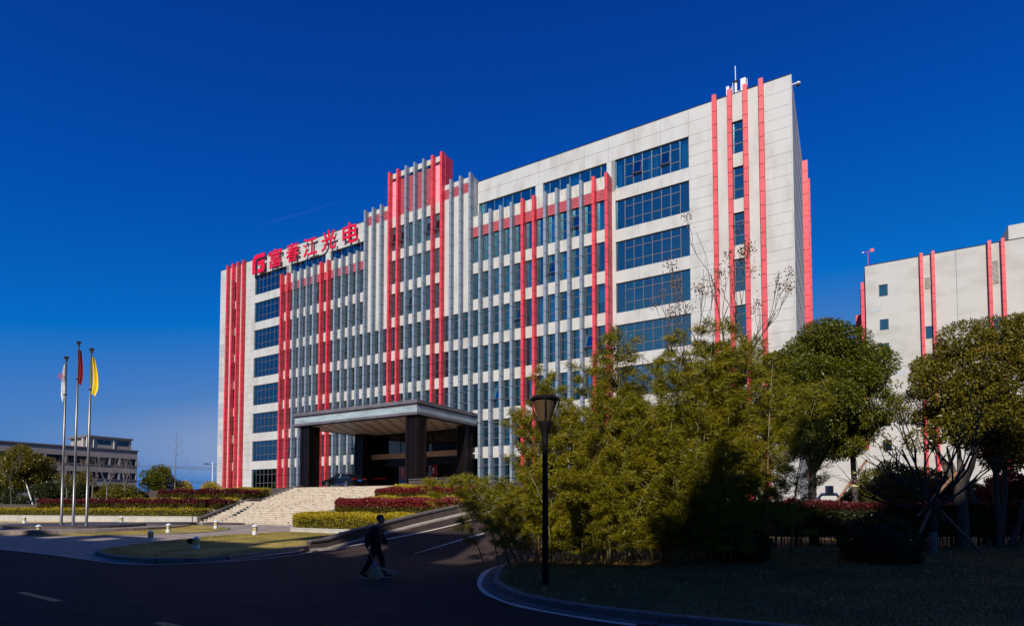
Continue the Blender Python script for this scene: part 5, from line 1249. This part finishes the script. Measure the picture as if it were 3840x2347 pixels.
for i, (x, y, s, lb) in enumerate(BL):
    o = bl if i == 0 else copytree(bl); o.location = (x, y, gz(y) + (.02 if i not in (5, 6, 9) else .12)); o.scale = (s * .82, s * .82, s * .86); tag(o, lb, 'bollard lamp', 'bollard lamps on the lawns'); o.rotation_euler.z = i * .7
bench = thing('bench', (-21.4, 20.2, gz(20.2) + .13), 'small low black bench on the lawn beside the ramp wall', 'bench')
for dx in (-.3, .3): MB().box(dx - .02, dx + .02, -.14, .14, 0, .22).build('leg', M['lampblack'], bench, loc=(-21.4, 20.2, gz(20.2) + .13))
MB().box(-.45, .45, -.17, .17, .22, .27).build('seat', M['lampblack'], bench, loc=(-21.4, 20.2, gz(20.2) + .13))
fl = thing('ground_spotlight', (-25.0, 14.4, .17), 'small black ground spotlight lying on the front lawn', 'spotlight')
MB().tube([(-25.15, 14.4, .33), (-24.85, 14.45, .37)], .09, 10).build('lamp_head', M['lampblack'], fl); MB().box(-25.05, -24.95, 14.35, 14.45, .17, .32).build('bracket', M['lampblack'], fl)

# flagpoles
def flagpole(x, y, top, lb, fmat, fx, fl_, flab, seed):
    t = thing('flagpole', (x, y, .52), lb, 'flagpole', None)
    MB().lathe([(.14, 0), (.14, .05), (.085, .07), (.08, 4), (.05, top - .8)], 14, (x, y, .52)).build('pole', M['poleste'], t, smooth=True)
    MB().lathe([(.05, 0), (.07, .06), (.08, .16), (.14, .22), (.16, .30), (.13, .34), (.02, .36)], 14, (x, y, top - .32)).build('finial', M['poledark'], t)
    # limp flag: pleated cloth hanging from the top corner
    b = MB(); n, m = 12, 16; g = random.Random(seed); V = []
    for j in range(m + 1):
        v = j / m; z = top - .55 - v * fl_
        wd = fx * (.35 + 1.0 * math.sin(min(1, v * 1.25) * math.pi * .55)) * (1 if v < .8 else 1 - (v - .8) * 2.0)
        for i in range(n + 1):
            u = i / n; s = math.sin(u * 9 + v * 2 + seed) * .10 * (1 - .3 * v)
            V.append((x + RV[0] * (u * wd * fl_ * .25 + .08 * fx) - FV[0] * s, y + RV[1] * (u * wd * fl_ * .25 + .08 * fx) - FV[1] * s, z - .25 * u * abs(wd) * (1 - v) - .5 * u * v * .6))
    F = [(j * (n + 1) + i, j * (n + 1) + i + 1, (j + 1) * (n + 1) + i + 1, (j + 1) * (n + 1) + i) for j in range(m) for i in range(n)]
    me = bpy.data.meshes.new('flag'); me.from_pydata(V, [], F); me.materials.append(M[fmat]); me.polygons.foreach_set('use_smooth', [True] * len(F)); me.update()
    f = place('flag', me); tag(f, flab, 'flag')
    MB().lathe([(.12, 0), (.12, .06)], 10, (x, y, top - .6 - fl_ * .9)).build('ring', M['poledark'], t); return t, f
t1, f1 = flagpole(-46.5, 17.85, 12.15, 'left and shortest of the three steel flagpoles', 'flagw', -.42, 2.3, 'white flag with a small red emblem hanging limp on the left pole', 1)
t2_, f2 = flagpole(-44.7, 17.83, 12.95, 'middle and tallest of the three steel flagpoles', 'flagr', .42, 2.2, 'dark red flag hanging limp on the middle pole', 2)
t3, f3 = flagpole(-42.4, 17.64, 12.1, 'right of the three steel flagpoles', 'flagy', .62, 2.35, 'yellow flag hanging limp on the right pole', 3)
b = MB(); ex, ey, ez = -46.5 - RV[0] * .19 - FV[0] * .22, 17.85 - RV[1] * .19 - FV[1] * .22, 10.75
for k in range(10):
    a0, a1 = .6 + k * .52, .6 + (k + 1) * .52
    P_ = lambda a, r: (ex + RV[0] * r * math.cos(a), ey + RV[1] * r * math.cos(a), ez + r * math.sin(a))
    b.quad(P_(a0, .13), P_(a1, .13), P_(a1, .20), P_(a0, .20))
b.quad((ex, ey, ez - .04), (ex + RV[0] * .14, ey + RV[1] * .14, ez - .04), (ex + RV[0] * .14, ey + RV[1] * .14, ez + .03), (ex, ey, ez + .03))
b.build('emblem', M['decal'], f1)

# far street light, wires, contrail
sl_ = thing('road_light', (-105.8, 65, 0), 'white twin-arm road light rising behind the golden bush', 'street light')
MB().tube([(-105.8, 65, 0), (-105.8, 65, 10.0)], [.14, .09], 8).build('pole', M['white'], sl_)
for s in (-1, 1): MB().tube([(-105.8, 65, 9.3), (-105.8 + s * RV[0] * .9, 65 + s * RV[1] * .9, 9.55)], .05, 6).box(-105.8 + s * 1.1 - .55, -105.8 + s * 1.1 + .55, 65 + s * .6 - .2, 65 + s * .6 + .2, 9.5, 9.68).build('lamp_head', M['poledark'], sl_)
pwz = [22.0, 21.0, 14.2, 13.4, 10.0, 2.0]
pw_ = thing('power_line', (-330, 150, 0), 'faint power lines crossing the sky between the low building and the office building', 'power line')
for z in pwz: MB().tube([(-420, 60, z + 3.6), (-330, 150, z), (-200, 290, z - 3)], .11, 4, cap=False).build('wire', M['frame'], pw_)

# ------------------------------------------------------------------ parked saloon car
CAR = thing('parked_car', (-44.2, 41.1, PZ + .002), 'black saloon car parked under the canopy at the top of the stairs', 'car')
def cp(nm, b, mk, smooth=False):
    o = b.build(nm, mk if isinstance(mk, list) else M[mk], None, smooth); o.parent = CAR; o.location = (0, 0, 0); return o
# local x forward; body lofted from cross sections
sec = [(-2.50, .34, .62, .78, .86), (-2.42, .28, .60, .95, .93), (-2.0, .24, .55, 1.02, .945), (-1.3, .22, .5, 1.03, .955), (0, .20, .5, 1.0, .96), (1.2, .22, .5, .97, .955), (1.9, .24, .5, .90, .94), (2.35, .28, .5, .80, .88), (2.52, .36, .5, .66, .74)]
b = MB(); rings = []
for (x, zb_, zm, zt_, w) in sec:
    r = [(x, -w * .88, zb_), (x, -w, zb_ + .12), (x, -w, zm + .1), (x, -w * .96, zt_ - .06), (x, -w * .86, zt_), (x, 0, zt_ + .03), (x, w * .86, zt_), (x, w * .96, zt_ - .06), (x, w, zm + .1), (x, w, zb_ + .12), (x, w * .88, zb_)]
    rings.append(len(b.v)); b.v += r
n = 11
for i in range(len(sec) - 1):
    for j in range(n):
        a, c = rings[i], rings[i + 1]; k = (j + 1) % n; b.f.append((a + j, a + k, c + k, c + j)); b.m.append(0)
b.f.append(tuple(rings[0] + j for j in range(n - 1, -1, -1))); b.m.append(0); b.f.append(tuple(rings[-1] + j for j in range(n))); b.m.append(0)
cp('body', b, 'carpaint')
b = MB(); gl = [(-1.95, 1.02, 1.03, .80, .80), (-1.15, 1.02, 1.40, .84, .66), (-.35, 1.02, 1.47, .86, .65), (.25, 1.0, 1.45, .86, .65), (1.15, .97, .99, .82, .80)]
rg = []
for (x, z0_, z1_, w0_, w1_) in gl: rg.append(len(b.v)); b.v += [(x, -w0_, z0_), (x, -w1_, z1_), (x, w1_, z1_), (x, w0_, z0_)]
for i in range(4):
    a, c = rg[i], rg[i + 1]
    for j in range(3): b.f.append((a + j, a + j + 1, c + j + 1, c + j)); b.m.append(1 if j == 1 and i in (1, 2) else 0)
cp('cabin_glass', b, [M['carglass'], M['carpaint']])
b = MB()
for s in (-1, 1):
    b.tube([(-1.75, s * .86, 1.05), (-1.1, s * .72, 1.36), (-.4, s * .69, 1.44), (.3, s * .69, 1.42), (1.0, s * .84, 1.0)], .018, 5); b.tube([(-1.75, s * .87, 1.04), (1.0, s * .87, .99)], .018, 5); b.tube([(-.45, s * .87, 1.03), (-.45, s * .68, 1.43)], .010, 5)
    b.tube([(-1.5, s * .965, .36), (1.4, s * .965, .36)], .022, 5)
b.tube([(-2.46, -.6, .42), (-2.46, .6, .42)], .025, 5)
cp('chrome_trim', b, 'chrome')
wt = MB(); pr = [(.24, -.11), (.33, -.11), (.345, -.07), (.345, .07), (.33, .11), (.24, .11)]
wt.tube([(0, z, 0) for r, z in pr], [r for r, z in pr], 22); wme = wt.mesh('tyre', M['rubber'], True)
rim = MB(); rim.tube([(0, -.115, 0), (0, .115, 0)], .245, 22)
for k in range(9):
    a = k * 2 * math.pi / 9
    for s in (-1, 1): rim.tube([(0, s * .12, 0), (.23 * math.cos(a), s * .125, .23 * math.sin(a))], .022, 5, 1)
rme = rim.mesh('rim', [M['lampblack'], M['chrome']])
for x in (-1.52, 1.52):
    for s in (-1, 1):
        w = bpy.data.objects.new('wheel', wme); COL.objects.link(w); w.parent = CAR; w.location = (x, s * .86, .345)
        r = bpy.data.objects.new('rim', rme); COL.objects.link(r); r.parent = w
for s in (-1, 1):
    cp('tail_light', MB().box(-2.475, -2.30, s * .62 - .24, s * .62 + .24, .80, .90), 'taill'); cp('headlight', MB().box(2.25, 2.45, s * .6 - .16, s * .6 + .16, .60, .70), 'chrome'); cp('mirror', MB().ell((.85, s * 1.02, 1.03), (.10, .10, .07), 8, 5), 'carpaint')
cp('number_plate', MB().box(-2.53, -2.50, -.24, .24, .66, .80), 'plate'); cp('bumper', MB().box(-2.54, -2.3, -.75, .75, .30, .46), 'carpaint')
CAR.rotation_euler.z = R_(180 - 5)

# ------------------------------------------------------------------ street sweeper
PX, PY = rv(-3.62, 15.15)
PR = thing('person', (PX, PY, 0), 'person in black jacket and trousers walking to the right and carrying two straw brooms', 'person')
PR.rotation_euler.z = R_(30.5)        # local x = walking direction, -y = towards the viewer
def skin_mesh(name, joints, edges, radii, matl, sub=2, root=0):
    me = bpy.data.meshes.new(name + '_sk'); me.from_pydata(joints, edges, []); o = bpy.data.objects.new(name + '_sk', me); COL.objects.link(o)
    md = o.modifiers.new('s', 'SKIN'); md.use_smooth_shade = True
    for i, v in enumerate(me.skin_vertices[0].data):
        r = radii[i]; v.radius = r if hasattr(r, '__len__') else (r, r); v.use_root = (i == root)
    ms = o.modifiers.new('u', 'SUBSURF'); ms.levels = sub; ms.render_levels = sub
    bpy.context.view_layer.update(); dg = bpy.context.evaluated_depsgraph_get(); m2 = bpy.data.meshes.new_from_object(o.evaluated_get(dg), depsgraph=dg)
    bpy.data.objects.remove(o); m2.name = name; m2.materials.clear(); m2.materials.append(matl)
    for p in m2.polygons: p.use_smooth = True
    return m2
def pp(nm, me): o = bpy.data.objects.new(nm, me); COL.objects.link(o); o.parent = PR; return o
J = dict(pelvis=(-.03, 0, .88), waist=(-.03, 0, 1.02), chest=(-.02, 0, 1.22), neck=(.02, 0, 1.38), head0=(.07, 0, 1.46), hipN=(-.03, -.10, .85), kneeN=(-.14, -.10, .46), ankN=(-.33, -.10, .15), hipF=(-.02, .10, .85), kneeF=(.13, .10, .48), ankF=(.19, .10, .09),
         shN=(-.02, -.19, 1.33), elN=(-.20, -.27, 1.05), wrN=(-.17, -.27, .82), shF=(-.01, .19, 1.33), elF=(.10, .26, 1.06), wrF=(.25, .22, .88), haN=(-.14, -.27, .76), haF=(.30, .21, .83))
order = list(J); idx = {k: i for i, k in enumerate(order)}
E_ = [('pelvis', 'waist'), ('waist', 'chest'), ('chest', 'neck'), ('neck', 'head0'), ('pelvis', 'hipN'), ('hipN', 'kneeN'), ('kneeN', 'ankN'), ('pelvis', 'hipF'), ('hipF', 'kneeF'), ('kneeF', 'ankF'), ('chest', 'shN'), ('shN', 'elN'), ('elN', 'wrN'), ('wrN', 'haN'), ('chest', 'shF'), ('shF', 'elF'), ('elF', 'wrF'), ('wrF', 'haF')]
rad = dict(pelvis=.075, waist=.075, chest=.085, neck=.05, head0=.055, hipN=.055, kneeN=.045, ankN=.036, hipF=.055, kneeF=.045, ankF=.036, shN=.035, elN=.035, wrN=.027, shF=.035, elF=.035, wrF=.027, haN=.035, haF=.035)
body = skin_mesh('body', [J[k] for k in order], [(idx[a], idx[b_]) for a, b_ in E_], [rad[k] for k in order], M['skin'])
# head, face, fingers joined to the body mesh
hb = MB(); hc = (.115, 0, 1.565)
hb.ell(hc, (.098, .078, .118), 16, 12); hb.ell((.15, 0, 1.50), (.055, .05, .05), 10, 8); hb.ell((.222, 0, 1.545), (.022, .014, .02), 8, 6); hb.tube([(.205, 0, 1.575), (.222, 0, 1.548)], [.010, .014], 6)
for s in (-1, 1): hb.ell((.10, s * .08, 1.56), (.022, .012, .032), 8, 6); hb.ell((.192, s * .032, 1.578), (.012, .014, .008), 6, 5, 1)
hb.tube([(.198, -.022, 1.508), (.205, 0, 1.506), (.198, .022, 1.508)], .006, 5, 1)
for (h, dy, sx) in ((J['haN'], -.27, 1), (J['haF'], .21, 1)):
    for f in range(4):
        o = .021 * (f - 1.5); L = (.030, .034, .032, .025)[f]
        hb.tube([(h[0] + .01, h[1] - .02, h[2] + o + .01), (h[0] + .045, h[1] - .035, h[2] + o), (h[0] + .055, h[1] - .005, h[2] + o - .005), (h[0] + .035, h[1] + .012 + L * .2, h[2] + o - .006)], [.011, .010, .009, .007], 6)
    hb.tube([(h[0] - .005, h[1] + .02, h[2] + .03), (h[0] + .03, h[1] + .035, h[2] + .02), (h[0] + .05, h[1] + .02, h[2] + .0)], [.013, .011, .008], 6)
hm = hb.mesh('head', [M['skin'], M['hair']], True)
bo = pp('body', body); ho = pp('head', hm)
bm_ = bpy.data.meshes.new('body')
import bmesh
B_ = bmesh.new(); B_.from_mesh(body); B_.from_mesh(hm); B_.to_mesh(bm_); B_.free(); bm_.materials.append(M['skin']); bm_.materials.append(M['hair'])
bo.data = bm_; bpy.data.objects.remove(ho)
jj = ['pelvis', 'waist', 'chest', 'neck', 'shN', 'elN', 'wrN', 'shF', 'elF', 'wrF']; ji = {k: i for i, k in enumerate(jj)}
JP = [J[k] for k in jj]; JP[0] = (-.02, 0, .76); JP[3] = (.01, 0, 1.37)
pp('jacket', skin_mesh('jacket', JP, [(ji[a], ji[b_]) for a, b_ in (('pelvis', 'waist'), ('waist', 'chest'), ('chest', 'neck'), ('chest', 'shN'), ('shN', 'elN'), ('elN', 'wrN'), ('chest', 'shF'), ('shF', 'elF'), ('elF', 'wrF'))], [(.155, .185), (.15, .18), (.155, .17), .075, .085, .07, .055, .085, .07, .055], M['cloth']))
for sd in ('N', 'F'):
    hp, kn, an = J['hip' + sd], J['knee' + sd], J['ank' + sd]
    pp('trouser_leg', skin_mesh('trouser_leg', [(hp[0], hp[1] * .75, hp[2] + .03), hp, kn, (an[0] * 1.0, an[1], an[2] - .005)], [(0, 1), (1, 2), (2, 3)], [.115, .11, .082, .066], M['cloth2']))
# shoes: rear heel lifted, front foot flat
def shoe(pts):
    o = pp('shoe', MB().tube(pts, [.035, .05, .047, .042, .03], 10).mesh('shoe', M['cloth'], True))
    dz = Vector((0, 0, -.042)); q = [Vector(p) + dz for p in pts]; s = MB()
    for a, c in zip(q[:-1], q[1:]): s.quad(a + Vector((0, -.05, 0)), c + Vector((0, -.05, 0)), c + Vector((0, .05, 0)), a + Vector((0, .05, 0))).quad(a + Vector((0, -.05, .025)), a + Vector((0, -.05, 0)), c + Vector((0, -.05, 0)), c + Vector((0, -.05, .025)))
    so = bpy.data.objects.new('sole', s.mesh('sole', M['sole'])); COL.objects.link(so); so.parent = o
shoe([(-.41, -.10, .165), (-.385, -.10, .135), (-.31, -.10, .085), (-.23, -.10, .058), (-.17, -.10, .05)])
shoe([(.13, .10, .05), (.17, .10, .06), (.24, .10, .06), (.33, .10, .05), (.41, .10, .055)])
hr = MB(); hr.ell((.095, 0, 1.60), (.105, .088, .098), 16, 10)
hr.v = [(x - (.02 if x > .17 and z < 1.62 else 0) - (max(0, x - .13) * .9 if z < 1.63 else 0), y, max(z, 1.535)) for x, y, z in hr.v]
pp('hair', hr.mesh('hair', M['hair'], True))
def broom(nm, lb, p0, p1, tip, spreadv, n, wdt):
    """handle p0->p1, straw fanning from p1 towards tip (local coordinates of the person)"""
    Rm = Matrix.Rotation(R_(30.5), 4, 'Z'); org = Vector((PX, PY, 0)); T = lambda p: org + Rm @ Vector(p)
    t = thing(nm, tuple(T(p1)), lb, 'broom')
    MB().tube([T(p0), T(p1)], .014, 8).build('handle', M['stick'], t)
    d = (Vector(tip) - Vector(p1)); L = d.length; dn = d.normalized(); sv_ = Vector(spreadv).normalized(); b = MB(); g = random.Random(len(nm) + n)
    MB().tube([T(p1), T(Vector(p1) + dn * .16)], [.025, .05], 10).build('binding', M['bluebag'], t)
    for i in range(n):
        f = g.uniform(-1, 1); e = Vector(p1) + dn * L * g.uniform(.82, 1.04) * (1 - .12 * f * f) + sv_ * f * wdt + Vector((0, g.gauss(0, .04), 0)); s = Vector(p1) + dn * .10 + sv_ * f * .03
        m = s.lerp(e, .5) + Vector((0, g.gauss(0, .01), 0)); e.z = max(.012, e.z); b.tube([T(s), T(m), T(e)], [.008, .007, .004], 3, cap=False)
    b.build('straw', M['straw'], t); return t
broom('straw_broom', 'straw broom with blue binding held low in the sweeper rear hand', (-.18, -.28, .83), (.02, -.33, .50), (.09, -.36, .03), (1, 0, .06), 280, .20)
broom('straw_broom', 'second straw broom with upright handle in the sweeper front hand', (.30, .21, .95), (.30, .12, .25), (.30, .08, .06), (1, 0, .1), 40, .1)
bst = bpy.data.objects['straw_broom.001']
Rm = Matrix.Rotation(R_(30.5), 4, 'Z'); b = MB()
for i in range(120):
    f = rnd.uniform(-1, 1); s = Vector((.16, -.12, .29 + .02 * f)); e = Vector((.58 + rnd.uniform(-.05, .04), -.16, .13 + .07 * f)); s, e = (Vector((PX, PY, 0)) + Rm @ v for v in (s, e)); b.tube([s, e], [.005, .003], 3, cap=False)
b.build('straw', M['straw'], bst)
q = Vector((PX, PY, 0)) + Rm @ Vector((.60, -.15, .16)); MB().ell(tuple(q), (.065, .035, .03), 10, 6).build('cloth_wrap', M['bluebag'], bst)

# contrail high in the sky
def skyp(px, py, d):
    u = (px - 1920) / 2120.0; v = -(py - 1800) / 2120.0; p = R_(2.29); c, s = math.cos(R_(30.5)), math.sin(R_(30.5))
    return Vector((-s * math.cos(p) + u * c + v * s * math.sin(p), c * math.cos(p) + u * s - v * c * math.sin(p), math.sin(p) + v * math.cos(p))) * d + Vector((0, 0, 2))

ct = MB(); p0, p1 = skyp(975, 846, 3000), skyp(1290, 752, 3000)
ct.tube([p0, p0.lerp(p1, .2), p0.lerp(p1, .6), p1], [1.5, 4, 5, 1], 6)
mt = bpy.data.materials.new('vapour'); mt.use_nodes = True; t_ = mt.node_tree; t_.nodes.clear(); o_ = t_.nodes.new('ShaderNodeOutputMaterial')
df = t_.nodes.new('ShaderNodeBsdfDiffuse'); tp_ = t_.nodes.new('ShaderNodeBsdfTransparent'); mx_ = t_.nodes.new('ShaderNodeMixShader'); mx_.inputs[0].default_value = .006
t_.links.new(tp_.outputs[0], mx_.inputs[1]); t_.links.new(df.outputs[0], mx_.inputs[2]); t_.links.new(mx_.outputs[0], o_.inputs[0]); df.inputs[0].default_value = (.8, .85, .9, 1)
cto = ct.build('contrail', mt); stuff(tag(cto, 'faint short contrail in the blue sky above the red roof sign', 'contrail'))

fp = inpoly(near, 420, lambda y: .17)
stuff(tag(place('fallen_leaves', leaves('fallen_leaves', fp, np.column_stack([rs.normal(0, 1, (len(fp), 2)), rs.uniform(-.1, .15, len(fp))]), .07, .6, M['straw'], fold=.4)), 'dry fallen leaves scattered on the shaded lawn', 'leaves'))
